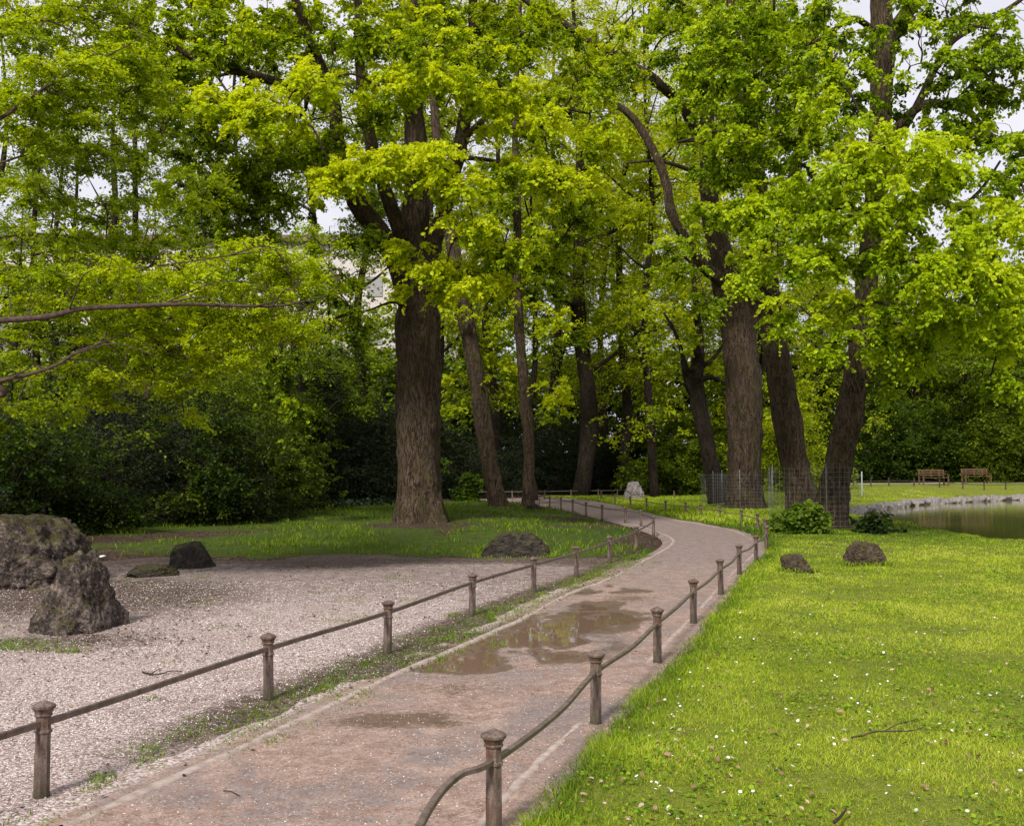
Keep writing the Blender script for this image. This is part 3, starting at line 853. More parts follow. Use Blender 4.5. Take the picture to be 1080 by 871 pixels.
def unit(v): return v / (np.linalg.norm(v, axis=-1, keepdims=True) + 1e-9)

def spray_leaves(C, O, S, K, Mn, leaf, rng, droop=.5, palette=None, tone=None, spread=1.9, rise=.15, elv=.42, nn=.5, hang=1.0):
    """C spray roots (n,3); O outward (n,3); S size (n)"""
    n = len(C)
    ang0 = np.arctan2(O[:, 1], O[:, 0])
    ang = ang0[:, None] + rng.uniform(-spread, spread, (n, K))
    ln = S[:, None] * rng.uniform(.45, 1.05, (n, K))
    el = rng.normal(0, elv, (n, K)) + rise
    D = np.stack([np.cos(ang) * np.cos(el), np.sin(ang) * np.cos(el), np.sin(el)], -1)
    t = np.clip((np.arange(Mn)[None, None] + rng.uniform(0, 1, (n, K, Mn))) / Mn, .06, 1)
    P = C[:, None, None] + D[:, :, None] * (ln[..., None] * t)[..., None]
    P[..., 2] -= droop * ln[..., None] * t ** 2
    side = np.stack([-np.sin(ang), np.cos(ang), np.zeros_like(ang)], -1)[:, :, None] * np.where(rng.random((n, K, Mn)) < .5, -1, 1)[..., None]
    ld = D[:, :, None] * .7 + side * rng.uniform(.3, 1.1, (n, K, Mn, 1)) + rng.normal(0, .25, (n, K, Mn, 3))
    ld[..., 2] -= hang * (.7 * droop + .25) * rng.uniform(.3, 1.6, (n, K, Mn))
    N = np.zeros_like(ld); N[..., 2] = .8; N += rng.normal(0, nn, N.shape)
    P = P + unit(ld) * .01
    L = leaf * rng.uniform(.4, 1.25, (n, K, Mn)) * (1.0 - .25 * t)
    P = P + rng.normal(0, .05, P.shape) * S[:, None, None, None]
    pa = np.array(palette)
    tt = np.clip((tone[:, None, None] if tone is not None else .5) + rng.normal(0, .18, (n, K, Mn)) , 0, 1) * (len(pa) - 1)
    i = np.minimum(tt.astype(int), len(pa) - 2); f = (tt - i)[..., None]
    col = pa[i] * (1 - f) + pa[i + 1] * f
    return P.reshape(-1, 3), ld.reshape(-1, 3), N.reshape(-1, 3), L.reshape(-1), col.reshape(-1, 3), (C, D, ln, droop)

def twiglets(mb, info, rng, r=.004, frac=1.0):
    C, D, ln, droop = info
    n, K = ln.shape
    t = np.array([0, .5, 1.0])
    P = C[:, None, None] + D[:, :, None] * (ln[..., None] * t)[..., None]
    P[..., 2] -= droop * ln[..., None] * t ** 2 + .01
    P = P.reshape(-1, 3, 3)
    if frac < 1: P = P[rng.random(len(P)) < frac]
    rr = np.array([r, r * .7, r * .3])
    off = np.array([[0, 0, 1], [.87, 0, -.5], [-.87, 0, -.5]]) 
    V = P[:, :, None] + off[None, None] * rr[None, :, None, None]
    base = np.arange(len(P))[:, None] * 9
    q = []
    for s_ in range(2):
        for j in range(3):
            k = (j + 1) % 3; q.append([s_*3+j, s_*3+k, s_*3+3+k, s_*3+3+j])
    Fq = (base[:, None] + np.array(q)[None]).reshape(-1, 4)
    mb.add(V.reshape(-1, 3), Fq)

LIND = [(.035,.065,.002),(.12,.20,.003),(.28,.40,.004),(.47,.585,.006),(.60,.68,.012)]
LIND_R = [(.036,.070,.003),(.115,.20,.004),(.26,.40,.005),(.42,.56,.008),(.56,.67,.016)]
HORN = [(.070,.125,.003),(.18,.275,.004),(.34,.46,.005),(.49,.60,.008)]
BACK_Y = [(.070,.110,.003),(.20,.275,.004),(.37,.47,.006),(.54,.62,.012)]
BACK_G = [(.022,.045,.003),(.075,.13,.004),(.17,.26,.006),(.32,.42,.010)]

def bark_bump(P, a, R):
    """ridged bark: modulation of the radius for a trunk tube"""
    n, s = len(P), len(a)
    arc = np.cumsum(np.concatenate([[0], np.linalg.norm(np.diff(P, axis=0), axis=1)]))
    A, Z = np.meshgrid(a, arc)
    r = R.mean()
    Q = np.stack([np.cos(A).ravel() * r, np.sin(A).ravel() * r, Z.ravel() * .14], 1)
    rid = np.abs(vnoise(Q, 9, 3, 2)); lump = vnoise(np.stack([np.cos(A).ravel(), np.sin(A).ravel(), Z.ravel() * .5], 1), .9, 3, 5)
    return (1 + (.034 * (rid * 2 - .6) / max(r, .2) + .09 * lump)).reshape(n, s)

class Tree:
    def __init__(self, name, base, label, group=None, cat='tree', seed=0):
        self.base = np.array(base, float)
        self.t = empty(name, base, label, cat, group)
        self.trunk = MB(); self.twigs = MB(); self.rng = np.random.default_rng(seed)
        self.skel = []; self.skr = []; self.leaves = []; self.dens = 1.3; self.ry = 1.35
    def stem(self, pts, radii, sides=None, trunk=True, n=10, flare=0.0, wob=0.0):
        P = catmull(np.array(pts), n)
        R = np.interp(np.linspace(0, 1, len(P)), np.linspace(0, 1, len(radii)), radii)
        if wob: P = P + wob * np.stack([vnoise(P, .8, 2, k + 1) for k in range(3)], 1) * np.linspace(0, 1, len(P))[:, None]
        big = R.max() > .18
        if sides is None: sides = 72 if R.max() > .3 else (36 if big else (10 if R.max() > .06 else 6))
        if flare:
            z = P[:, 2] - P[0, 2]
            fl = 1 + flare * np.exp(-np.maximum(z - .1, 0) / .42)
            ph = self.rng.uniform(0, 6)
            def bm(P_, a, R_):
                b = bark_bump(P_, a, R_)
                lob = 1 + (fl - 1)[:, None] * (1 + .55 * np.sin(a * 5 + ph)[None] + .3 * np.sin(a * 3 + ph * 2)[None])
                return b * lob
            b = bm
        else: b = bark_bump if big else None
        (self.trunk if trunk else self.twigs).add(*tube(P, R, sides, b))
        keep = P if len(P) < 60 else P[::2]
        self.skel.append(keep); self.skr.append(np.interp(np.linspace(0, 1, len(keep)), np.linspace(0, 1, len(radii)), radii))
        return P
    def nearest(self, q, zbias=0.6):
        S = np.concatenate(self.skel)
        d = S - q; dd = np.linalg.norm(d * [1, 1, 1], axis=1) + zbias * np.maximum(d[:, 2], 0)
        return S[np.argmin(dd)]
    def branch(self, q, r0=.05, r1=.012, bend=.12, sides=6):
        a = self.nearest(q); q = np.asarray(q, float)
        d = np.linalg.norm(q - a)
        if d < .15: return
        m1 = a + (q - a) * .35 + self.rng.normal(0, bend * d * .5, 3); m1[2] += .10 * d
        m2 = a + (q - a) * .7 + self.rng.normal(0, bend * d * .4, 3); m2[2] += .12 * d
        P = catmull(np.array([a, m1, m2, q]), 6)
        k = min(1.0, .35 + d / 4)
        R = np.linspace(r0 * k, r1, len(P))
        self.twigs.add(*tube(P, R, sides, cap=False))
        self.skel.append(P); self.skr.append(R)
    def foliage(self, blobs, size, K, Mn, leaf, palette, droop=.5, r0=.05, tone=.55, tvar=.25, simple=False, twig=.006, spread=1.9, wd=1.0, rise=.15, sub=True, frac=.6, **kw):
        rng = self.rng
        for bl in blobs:
            px, py, rx_, ry_, d, rd, n = bl[:7]; ry_ = ry_ * self.ry
            tn = bl[7] if len(bl) > 7 else tone
            self.branch(at(px, py, d), r0)
            n = int(n * self.dens); u = rng.normal(size=(n, 3)); u = unit(u) * (rng.random((n, 1)) ** .45)
            C = np.array([at(px + a[0] * rx_, py + a[1] * ry_, d + a[2] * rd) for a in u])
            if sub and n > 10:
                for c in C[rng.choice(n, max(2, n // 8), replace=False)]: self.branch(c, r0 * .5, .008)
            S = np.concatenate(self.skel)
            O = []
            for c in C:
                dd = S - c; k_ = np.argmin(np.linalg.norm(dd, axis=1) + .5 * np.maximum(dd[:, 2], 0)); a = S[k_]
                O.append(c - a)
                if np.linalg.norm(c - a) > .12:
                    mid = (a + c) / 2 + rng.normal(0, .06, 3) + [0, 0, .06]
                    self.twigs.add(*tube(catmull(np.array([a, mid, c]), 3), np.linspace(twig * 1.8, twig * .8, 7), 4, cap=False))
            O = np.array(O) + rng.normal(0, .3, (n, 3))
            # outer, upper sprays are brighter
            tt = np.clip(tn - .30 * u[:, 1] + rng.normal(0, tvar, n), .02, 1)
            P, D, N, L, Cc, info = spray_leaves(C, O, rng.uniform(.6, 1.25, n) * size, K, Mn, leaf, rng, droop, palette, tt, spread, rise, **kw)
            self.leaves.append(leaf_geo(P, D, N, L, wd, Cc, simple))
            twiglets(self.twigs, info, rng, twig * .6, frac)
    def finish(self, bark, leafmat, twigmat=None, crown='crown'):
        if self.trunk.n: self.trunk.build('trunk', bark, self.t, True, self.base)
        if self.twigs.n: self.twigs.build('branches', twigmat or M['twig'], self.t, True, self.base)
        if self.leaves:
            b = MB()
            for V, Fq, C in self.leaves: b.add(V, Fq, C)
            b.build(crown, leafmat, self.t, False, self.base)
            self.nl = b.n
        return self.t

def A(*t): return at(*t)

# ------------------------------------------------------------------ the big linden on the left
d = float(T1[1])
t1 = Tree('linden_tree', T1 + [0, .5, .05], 'biggest tree on the left with thick ridged trunk and bright layered foliage', seed=3)
dd = d + .5
t1.stem([A(443,562,dd), A(443,530,dd), A(441,470,dd), A(441,400,dd), A(441,340,dd), A(440,295,dd), A(437,250,dd+.1), A(440,200,dd+.3), A(438,140,dd+.4), A(436,70,dd+.3), A(442,-20,dd+.6), A(446,-120,dd+.8)],
        [.66,.64,.62,.61,.60,.57,.44,.35,.30,.25,.20,.10], n=16, flare=.42)
t1.stem([A(432,310,dd-.1), A(418,275,dd-.4), A(400,245,dd-.9), A(378,215,dd-1.5), A(358,170,dd-2), A(352,110,dd-2.2), A(330,50,dd-2.6), A(300,-30,dd-3)], [.42,.32,.27,.24,.2,.17,.13,.08], n=12)
t1.stem([A(446,300,dd), A(458,255,dd-.2), A(470,215,dd-.5), A(486,150,dd-.8), A(497,70,dd-1), A(500,-40,dd-1)], [.36,.25,.2,.18,.15,.1], n=12)
t1.stem([A(430,265,dd), A(415,225,dd-.8), A(400,180,dd-1.6), A(385,120,dd-2), A(378,40,dd-2.2), A(380,-60,dd-2)], [.3,.22,.18,.15,.12,.08], n=10)
t1.stem([A(352,115,dd-2.2), A(300,90,dd-2.6), A(250,75,dd-3), A(215,65,dd-3.2), A(170,45,dd-3.4), A(120,35,dd-3.4)], [.15,.13,.12,.10,.07,.04], n=8)
t1.stem([A(486,150,dd-.8), A(520,120,dd-1.5), A(570,110,dd-2), A(620,120,dd-2.2)], [.1,.08,.06,.03], n=8)
t1.stem([A(437,200,dd), A(470,170,dd+1), A(520,170,dd+2), A(570,190,dd+3)], [.12,.09,.06,.03], n=8)
B1 = [ # px py rx ry depth rd n tone
 (235,110,45,16,25,1.2,22,.85),(275,118,50,22,25,1.5,30,.85),(330,85,40,18,25.5,1.4,20,.7),(215,60,55,25,27,2,26,.45),(140,40,60,30,28,2,28,.4),
 (300,35,60,30,28,2,34,.5),(380,30,60,28,27,2,34,.55),(450,50,60,35,26,2,34,.6),(410,95,45,22,26,1.5,22,.7),(470,20,60,25,28,2,24,.45),
 (470,85,50,16,25,1.4,22,.85),(520,60,50,25,27,2,26,.6),(560,30,60,28,28,2,26,.5),(355,190,30,14,25,1,16,.9),(400,175,48,16,25,1.2,26,.95),
 (440,165,40,12,24.8,1,20,.95),(480,195,40,13,25,1.2,20,.9),(525,100,45,16,25.5,1.2,20,.8),(555,130,45,16,26,1.2,20,.85),(590,190,35,12,26,1,18,.9),
 (545,180,45,14,25.5,1.2,20,.7),(500,240,35,12,25.2,1.2,16,.8),(540,265,35,16,26,1.4,18,.65),(470,285,50,9,26.5,1.0,22,1.0),(430,262,26,10,26.5,.8,8,.8),
 (515,300,34,9,26,1,16,.95),(450,310,34,7,27.5,.7,8,.8),(600,225,45,18,29,1.5,18,.45),(580,270,35,14,29,1.5,12,.5),(330,150,45,20,27,1.6,24,.5),(280,165,50,22,27.5,1.6,28,.4),
 (245,190,50,22,28,1.6,24,.28),(300,215,45,20,28,1.6,16,.3),(215,150,40,25,28,1.6,20,.35),(400,120,30,14,28,1.5,10,.45),
 (385,250,26,12,28,1.4,6,.3),(200,110,35,22,26,1.6,20,.5),(620,150,35,20,28,1.6,14,.6),(610,90,45,25,29,2,18,.55),(370,330,24,26,28.5,1,8,.4),(355,300,20,18,28.5,1,6,.5),
 (200,10,60,30,28,2,30,.5),(160,70,50,25,28,2,24,.4),(250,40,50,30,28,2,28,.5),(180,100,40,30,29,2,22,.4),(640,60,45,30,29,2,20,.6),(300,300,24,18,29,1,8,.45),(290,380,22,40,29,1.2,16,.35),(310,440,18,24,29,1,8,.35),(250,240,50,25,29,1.6,22,.4),(210,200,50,30,29,1.6,22,.35),(420,-40,140,40,28,3,60,.5),(300,-60,120,40,28,3,46,.5),(540,-60,110,40,28,3,40,.5),(400,-150,170,50,29,4,50,.5)]
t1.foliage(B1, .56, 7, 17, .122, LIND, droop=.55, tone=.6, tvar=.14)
t1.finish(M['bark'], M['linden'])

# leaning trunk and slim trunk behind it
def simple_tree(name, label, pts, radii, blobs, pal, seed, size=.7, leaf=.16, K=6, Mn=10, bark='bark', lm='backleaf', flare=.25, limbs=(), tone=.5, group=None, simple=False, r0=.05, droop=.4, tvar=.15):
    t = Tree(name, pts[0] * np.array([1, 1, 0]), label, group, seed=seed)
    t.stem(pts, radii, n=10, flare=flare)
    for lp, lr in limbs: t.stem(lp, lr, n=8)
    if blobs: t.foliage(blobs, size, K, Mn, leaf, pal, droop=droop, tone=tone, tvar=tvar, simple=simple, r0=r0)
    t.finish(M[bark], M[lm])
    return t

simple_tree('leaning_tree', 'tree with medium trunk leaning left just right of the big linden',
    [A(527,540,43), A(522,515,43), A(513,470,43), A(505,410,43), A(494,350,43), A(486,305,43), A(476,250,43), A(462,160,43.5), A(455,60,44), A(450,-60,44)],
    [.36,.36,.34,.34,.33,.32,.26,.2,.15,.08],
    [(470,330,25,14,43,1.5,8,.7),(505,350,35,25,44,1.5,18,.7),(520,400,28,30,44.5,1.5,16,.6),(480,420,14,30,45,1,8,.5),(530,300,40,25,44,2,22,.6),(440,120,60,50,45,2,30,.5),(480,40,60,40,45,2,26,.5),(430,-40,80,40,45,3,30,.5)],
    BACK_Y, 5, size=.9, leaf=.2, tone=.6)
simple_tree('slim_tree', 'slim straight trunk standing next to the leaning tree',
    [A(556,540,43.5), A(557,515,43.5), A(558,470,43.5), A(553,410,43.5), A(548,350,43.5), A(545,300,43.5), A(546,220,43.5), A(543,120,43.5), A(548,20,44), A(550,-70,44)],
    [.26,.25,.23,.22,.2,.19,.16,.12,.09,.05],
    [(575,340,25,20,43,1.2,10,.8),(590,420,18,18,42.5,1,9,.85),(535,345,18,16,44,1,8,.7),(570,250,40,30,44,2,22,.6),(540,200,40,25,44,2,18,.5),(585,120,50,40,44,2,26,.6),(550,20,60,40,45,2,26,.5),(550,-60,70,40,45,2,20,.5)],
    LIND, 6, size=.8, leaf=.19, tone=.6)

# ------------------------------------------------------------------ right hand group
tm = Tree('thick_double_tree', TM * np.array([1, 1, 0]), 'thickest trunk of the right hand group, splitting into two stems', seed=8)
D_ = 41.0
tm.stem([A(787,543,D_), A(786,520,D_), A(786,480,D_), A(785,430,D_), A(782,380,D_), A(776,335,D_), A(768,300,D_), A(758,260,D_), A(749,215,D_), A(746,160,D_), A(747,90,D_), A(752,0,D_), A(752,-90,D_)],
        [.66,.66,.66,.67,.67,.65,.58,.45,.38,.32,.26,.2,.1], n=12, flare=.35)
tm.stem([A(782,360,D_), A(793,320,D_+.2), A(798,270,D_+.3), A(797,210,D_+.4), A(795,130,D_+.4), A(790,40,D_+.3), A(792,-80,D_)], [.5,.42,.36,.32,.26,.2,.1], n=12)
tm.stem([A(764,300,D_-.2), A(742,280,D_-.8), A(722,250,D_-1.2), A(708,225,D_-1.5), A(703,195,D_-1.6), A(692,165,D_-1.6), A(672,130,D_-1.5), A(650,110,D_-1.5), A(625,95,D_-1.5)], [.28,.22,.18,.17,.16,.15,.13,.1,.05], n=8)
tm.stem([A(748,150,D_-.2), A(733,135,D_-.8), A(716,108,D_-1.3), A(690,85,D_-1.7), A(655,62,D_-2), A(625,45,D_-2.2), A(590,22,D_-2.4), A(560,5,D_-2.5), A(535,-15,D_-2.5)], [.24,.2,.19,.18,.15,.13,.12,.1,.06], n=8)
tm.stem([A(750,185,D_), A(730,180,D_-.4), A(695,170,D_-.8), A(660,172,D_-1)], [.12,.09,.07,.04], n=6)
BM = [(720,30,40,35,37,2,30,.6),(760,60,45,40,36,2,44,.6),(740,110,35,30,36,1.6,24,.65),(790,20,50,35,37,2,36,.5),(715,150,24,18,37,1.2,8,.6),(780,140,40,30,36,1.6,30,.55),
      (760,180,30,25,36.5,1.2,18,.5),(735,75,28,30,37,1.5,18,.6),(690,20,40,25,39,1.5,16,.6),(740,-50,90,50,38,3,50,.5),(820,60,40,40,37,2,26,.5),(725,270,22,30,38,1,9,.5),(700,270,20,20,39,1,7,.7),(745,320,18,25,38,1,6,.5)]
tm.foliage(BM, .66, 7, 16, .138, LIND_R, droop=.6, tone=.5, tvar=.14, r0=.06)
tm.finish(M['bark'], M['linden'])

simple_tree('pollard_tree', 'smaller gnarled tree leaning beside the thickest trunk, with a swollen fork',
    [A(757,530,43), A(752,500,43), A(746,470,43), A(740,440,43), A(735,415,43), A(731,400,43), A(736,385,43), A(738,360,43.2), A(734,320,43.5), A(730,270,43.5)],
    [.33,.33,.31,.29,.30,.42,.26,.15,.12,.06],
    [(715,350,35,30,43,2,22,.6),(735,300,35,30,44,2,18,.6),(750,400,20,18,44,1,7,.4),(700,400,30,25,44,2,14,.4),(690,330,25,30,44,2,12,.7)],
    BACK_Y, 9, size=.8, leaf=.17, tone=.5, bark='bark_dark',
    limbs=[([A(732,402,43), A(724,392,42.8), A(720,375,42.7), A(712,350,42.5), A(700,330,42.3)], [.2,.16,.1,.07,.04]), ([A(736,402,43), A(750,398,43), A(765,405,43.3), A(775,400,43.5)], [.14,.1,.08,.05]), ([A(735,390,43), A(752,378,43.3), A(764,362,43.8)], [.13,.09,.05])])

# middle trunk
d2 = 33.0
t2 = Tree('middle_tree', at(847, 549, d2) * np.array([1, 1, 0]), 'middle trunk of the right hand group, leaning left over a leafy bush', seed=12)
t2.stem([A(850,557,d2), A(846,530,d2), A(840,495,d2), A(831,450,d2), A(823,400,d2), A(815,345,d2), A(809,300,d2), A(803,250,d2), A(800,200,d2), A(793,140,d2), A(782,80,d2), A(770,0,d2), A(765,-90,d2)],
        [.47,.46,.44,.42,.39,.37,.35,.31,.27,.23,.19,.14,.08], n=12, flare=.38)
t2.stem([A(806,270,d2), A(820,230,d2+.4), A(838,180,d2+.6), A(850,110,d2+.5), A(858,30,d2+.3), A(866,-60,d2)], [.2,.18,.15,.12,.09,.05], n=8)
t2.stem([A(800,200,d2), A(775,170,d2-1), A(745,150,d2-2), A(715,150,d2-3)], [.14,.1,.07,.03], n=8)
BB = [(790,230,40,18,28,1.2,22,.7),(760,225,30,14,28,1,12,.6),(820,215,40,22,28,1.4,28,.6),(800,280,30,22,28.5,1,14,.75),(775,150,38,22,29,1.4,26,.6),(840,150,40,25,29,1.5,32,.55),(810,100,45,30,29,1.6,36,.55),
      (770,60,40,30,29.5,1.6,30,.5),(840,60,45,30,29,1.6,34,.5),(860,110,35,25,30,1.5,20,.45),(795,25,50,28,29.5,1.8,34,.45),(790,180,40,20,30,1.4,24,.4),(800,-50,80,40,30,3,44,.5),(850,215,34,20,30,1.4,20,.45),(820,345,16,12,28.5,.7,4,.8),(785,300,20,16,28.5,.8,7,.8)]
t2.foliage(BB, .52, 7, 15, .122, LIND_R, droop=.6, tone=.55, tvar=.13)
t2.finish(M['bark'], M['linden'])

# right trunk
g3 = gp(880, 560); d3 = float(g3[1]) + .4
t3 = Tree('right_tree', np.array([at(880, 560, d3)[0], d3, 0]), 'right hand linden by the pond with large drooping sprays of leaves', seed=14)
t3.stem([A(873,566,d3), A(875,545,d3), A(879,520,d3), A(885,490,d3), A(893,450,d3), A(900,410,d3), A(907,370,d3), A(912,330,d3), A(916,280,d3), A(921,230,d3), A(926,180,d3), A(929,120,d3), A(930,60,d3), A(930,0,d3), A(925,-90,d3)],
        [.46,.44,.42,.38,.35,.32,.30,.28,.27,.26,.26,.29,.34,.28,.18], n=12, flare=.4)
t3.stem([A(930,65,d3), A(938,40,d3-.1), A(952,20,d3-.2), A(972,-4,d3-.3), A(1000,-40,d3-.4)], [.3,.22,.2,.18,.13], n=8)
t3.stem([A(922,190,d3), A(945,150,d3+.2), A(968,110,d3+.3), A(985,75,d3+.3), A(1003,45,d3+.3), A(1030,28,d3+.3), A(1060,12,d3+.3), A(1090,-10,d3)], [.12,.11,.11,.10,.10,.08,.07,.05], n=8)
t3.stem([A(920,170,d3), A(950,130,d3-.5), A(976,110,d3-.8), A(1000,112,d3-1), A(1022,118,d3-1.2), A(1050,150,d3-1.4), A(1080,160,d3-1.5)], [.16,.13,.12,.11,.09,.06,.04], n=8)
t3.stem([A(915,290,d3), A(945,240,d3-.8), A(975,205,d3-1), A(992,212,d3-1), A(1010,221,d3-1), A(1030,205,d3-1), A(1042,190,d3-1), A(1055,170,d3-1)], [.1,.08,.07,.07,.065,.05,.04,.03], n=8)
t3.stem([A(930,40,d3), A(900,20,d3-1), A(870,40,d3-2), A(850,48,d3-2.2)], [.1,.08,.06,.03], n=8)
B3 = [(930,150,40,16,23,1.2,24,.95),(895,170,38,20,23,1.4,24,.8),(950,175,45,22,22.5,1.2,30,1.0),(985,160,38,18,22.5,1.2,22,.95),(1005,190,30,16,23,1,10,.6),(870,195,35,20,24,1.2,20,.7),
      (900,220,45,20,23,1.2,26,.75),(940,225,40,20,23,1.2,22,.65),(850,240,40,20,24,1.2,20,.65),(820,270,35,18,24,1,14,.7),(860,280,38,18,24,1.2,18,.65),(905,270,38,18,24,1.2,16,.6),
      (950,265,40,20,23,1.2,22,.7),(985,280,38,22,22.5,1.2,26,.8),(1015,255,40,22,22.5,1.2,26,.75),(1035,290,40,22,22.5,1.2,26,.9),(1065,240,35,25,23,1.2,22,.8),(1070,310,30,25,23,1.2,20,.85),
      (1000,320,38,20,22.5,1.2,24,.75),(950,310,35,18,23,1,16,.65),(890,330,35,20,24,1,17,.75),(860,365,26,16,24,1,12,.8),(925,375,26,14,24.5,1,8,.7),(830,320,22,16,24,1,7,.8),
      (930,345,30,16,23.5,1,12,.7),(970,350,34,18,23.5,1,16,.65),(1020,350,34,18,23.5,1,18,.8),(1060,355,30,18,23.5,1,16,.7),(1045,395,28,14,23.5,.8,9,.6),(975,385,28,14,24,.8,9,.65),(945,410,16,8,25,.6,3,.6),
      (1060,190,30,20,24,1.2,18,.6),(1065,150,30,20,25,1.2,16,.45),(1020,140,35,18,26,1.4,18,.35),(880,120,38,22,24,1.4,20,.7),(870,80,40,25,25,1.6,22,.6),(990,130,28,16,26,1.2,10,.4),
      (1000,85,32,22,26,1.4,12,.35),(1050,100,35,25,26,1.5,18,.35),(1060,60,35,20,26,1.5,12,.3),(1040,30,45,16,26,1.5,8,.35),(895,35,35,20,25,1.4,10,.5),(960,70,22,24,26,1.2,4,.35),
      (870,10,45,20,26,1.5,14,.5),(1080,400,25,25,24,1,8,.6),(940,-60,120,30,27,3,30,.5),(1040,-70,100,40,27,3,24,.5),(1140,250,60,160,25,3,60,.6),(1120,60,50,80,26,3,30,.5),(1000,20,40,22,27,1.5,10,.5),(1055,40,40,26,27,1.5,16,.5),(900,70,26,26,26,1.5,10,.5),(970,40,26,20,26,1.5,6,.45),(1030,75,30,20,26,1.2,10,.5),(1000,-10,60,18,27,1.5,14,.5),(985,200,30,14,24.5,1,10,.6),(1025,225,26,12,24.5,1,9,.65),(945,100,20,20,26,1,6,.4),(905,90,22,22,26,1,8,.5),(1010,60,26,18,26,1,8,.5),(955,5,26,14,26,1,7,.5),(1035,110,30,16,26,1,10,.5),(860,40,30,30,26,1.5,14,.5)]
t3.dens = .9
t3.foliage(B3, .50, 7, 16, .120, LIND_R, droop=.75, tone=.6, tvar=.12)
t3.finish(M['bark'], M['linden'])

wire_guard((at(784, 520, 41)[0], 41.0, 0.05), 1.15, 1.05, 1.45, 'wire mesh guard round the foot of the thickest trunk')
wire_guard((at(866, 540, 29.5)[0], 30.4, 0.08), 1.05, 2.6, 1.62, 'wire mesh guard round the feet of the middle and right trunks')
p5 = at(754, 520, 43); wire_guard((p5[0], 43, 0.05), .55, .5, 1.4, 'narrow wire mesh sleeve round the gnarled leaning tree')

# ------------------------------------------------------------------ hornbeam reaching in from the left
th = Tree('hornbeam_tree', (-13.5, 15, 0), 'small leaved tree reaching in from the left edge with long pale horizontal branches', seed=18); th.ry = 1.6; th.dens = 1.3
th.stem([(-13.5,15,-.1),(-13.4,15,2),(-13.0,15,4.5),(-12.9,15.2,7),(-12.6,15.2,10),(-12.7,15.2,13)], [.36,.3,.25,.22,.15,.06], n=12, flare=.2)
H_LIMBS = [
 ([(-13.1,15,4.2), A(-60,342,13.6), A(0,338,13.2), A(50,334,13), A(85,326,13), A(140,323,13), A(200,321,13.2), A(260,323,13.5), A(300,322,13.8), A(345,312,14.2)], [.12,.09,.062,.058,.05,.045,.038,.03,.02,.01]),
 ([(-13.1,15,3.6), A(-40,415,13.4), A(0,402,13.1), A(30,395,13), A(60,385,13), A(80,372,13.1), A(105,362,13.3), A(112,350,13.5)], [.1,.07,.045,.035,.03,.025,.02,.01]),
 ([(-13,15,5), A(-60,150,13), A(0,125,13), A(25,108,13), A(60,85,13.2), A(100,66,13.5), A(150,40,14)], [.11,.08,.04,.035,.028,.02,.01]),
 ([(-13,15,5), A(-60,185,14), A(0,172,14), A(40,160,14), A(90,158,14.2), A(140,150,14.5)], [.08,.05,.025,.022,.015,.008]),
 ([(-12.9,15,6), A(-60,265,16), A(0,250,16), A(60,248,16), A(120,262,16.2), A(180,270,16.5), A(240,285,17)], [.09,.06,.04,.035,.028,.02,.01]),
 ([(-12.9,15.2,7), A(-60,60,16), A(20,30,16), A(90,10,16.5), A(160,-5,17)], [.1,.07,.05,.04,.02]),
 ([(-13.1,15,3.2), A(-60,312,14.4), A(20,298,14.2), A(90,288,14), A(170,280,14), A(240,270,14.2), A(300,262,14.6)], [.07,.05,.035,.028,.02,.014,.008]),
]
for q_, (lp, lr) in enumerate(H_LIMBS): th.stem([np.array(p, float) for p in lp], [v_ * (.66 if q_ < 2 else .62) for v_ in lr], n=8, sides=8, trunk=False)
for lp, lr in H_LIMBS[:2] + H_LIMBS[4:]:
    P = catmull(np.array([np.array(p, float) for p in lp]), 6)[14:]
    for k in range(5):
        a = P[th.rng.integers(len(P))]
        q = a + np.array([th.rng.uniform(.3, 1.3), th.rng.uniform(-.8, .8), th.rng.uniform(-.9, .45)])
        th.twigs.add(*tube(catmull(np.array([a, a + (q - a) * .5 + [0, 0, .15], q]), 6), np.linspace(.012, .004, 13), 5, cap=False)); th.skel.append(catmull(np.array([a, q]), 6)); th.skr.append(np.zeros(7))
BH = [(30,30,60,22,14,1,26,.6),(100,20,60,22,15,1,26,.6),(60,75,55,20,13.5,1,26,.7),(120,65,50,20,14.5,1,24,.65),(20,115,40,18,13.5,1,15,.6),(90,115,55,18,14,1,22,.5),(150,100,40,18,15,1,15,.5),(40,155,50,14,14,1,16,.5),
      (110,165,50,16,14.5,1,16,.4),(30,205,45,12,15,1,10,.45),(110,215,50,12,15.5,1,10,.45),(60,250,60,9,15.5,1,12,.6),(160,255,55,14,16,1,18,.55),(30,290,45,10,14,1,14,.6),(110,290,60,12,14,1,22,.75),(190,290,60,16,14.5,1,28,.85),
      (250,275,50,16,15,1,22,.8),(300,285,45,16,15.5,1,18,.7),(330,300,35,14,16,1,10,.6),(60,318,50,10,14.5,1,14,.7),(150,330,60,14,15,.9,24,.7),(220,340,50,15,15,.9,24,.85),(270,340,40,15,15.2,.9,18,.85),(310,345,30,12,15.4,.8,10,.85),
      (120,365,50,14,15,.9,16,.7),(180,370,45,14,15,.9,18,.8),(230,378,35,12,15,.8,12,.75),(30,365,40,16,15,.9,9,.55),(70,400,50,14,15,.9,14,.6),(140,400,45,12,15,.9,12,.65),(190,405,35,10,15.2,.8,9,.6),(15,435,30,12,15,.8,6,.5),(60,430,40,10,15,.8,8,.5),
      (110,428,30,8,15.2,.8,6,.6),(195,440,25,10,16,.8,4,.6),(-60,250,60,200,15,1.5,60,.5),(60,-40,110,30,15,2,40,.5),(205,190,40,18,16,1,10,.5),(170,140,30,16,16,1,8,.5),(205,215,30,14,16,1,8,.6),(330,250,30,20,17,1,8,.6),(280,310,40,10,15,.8,12,.8)]
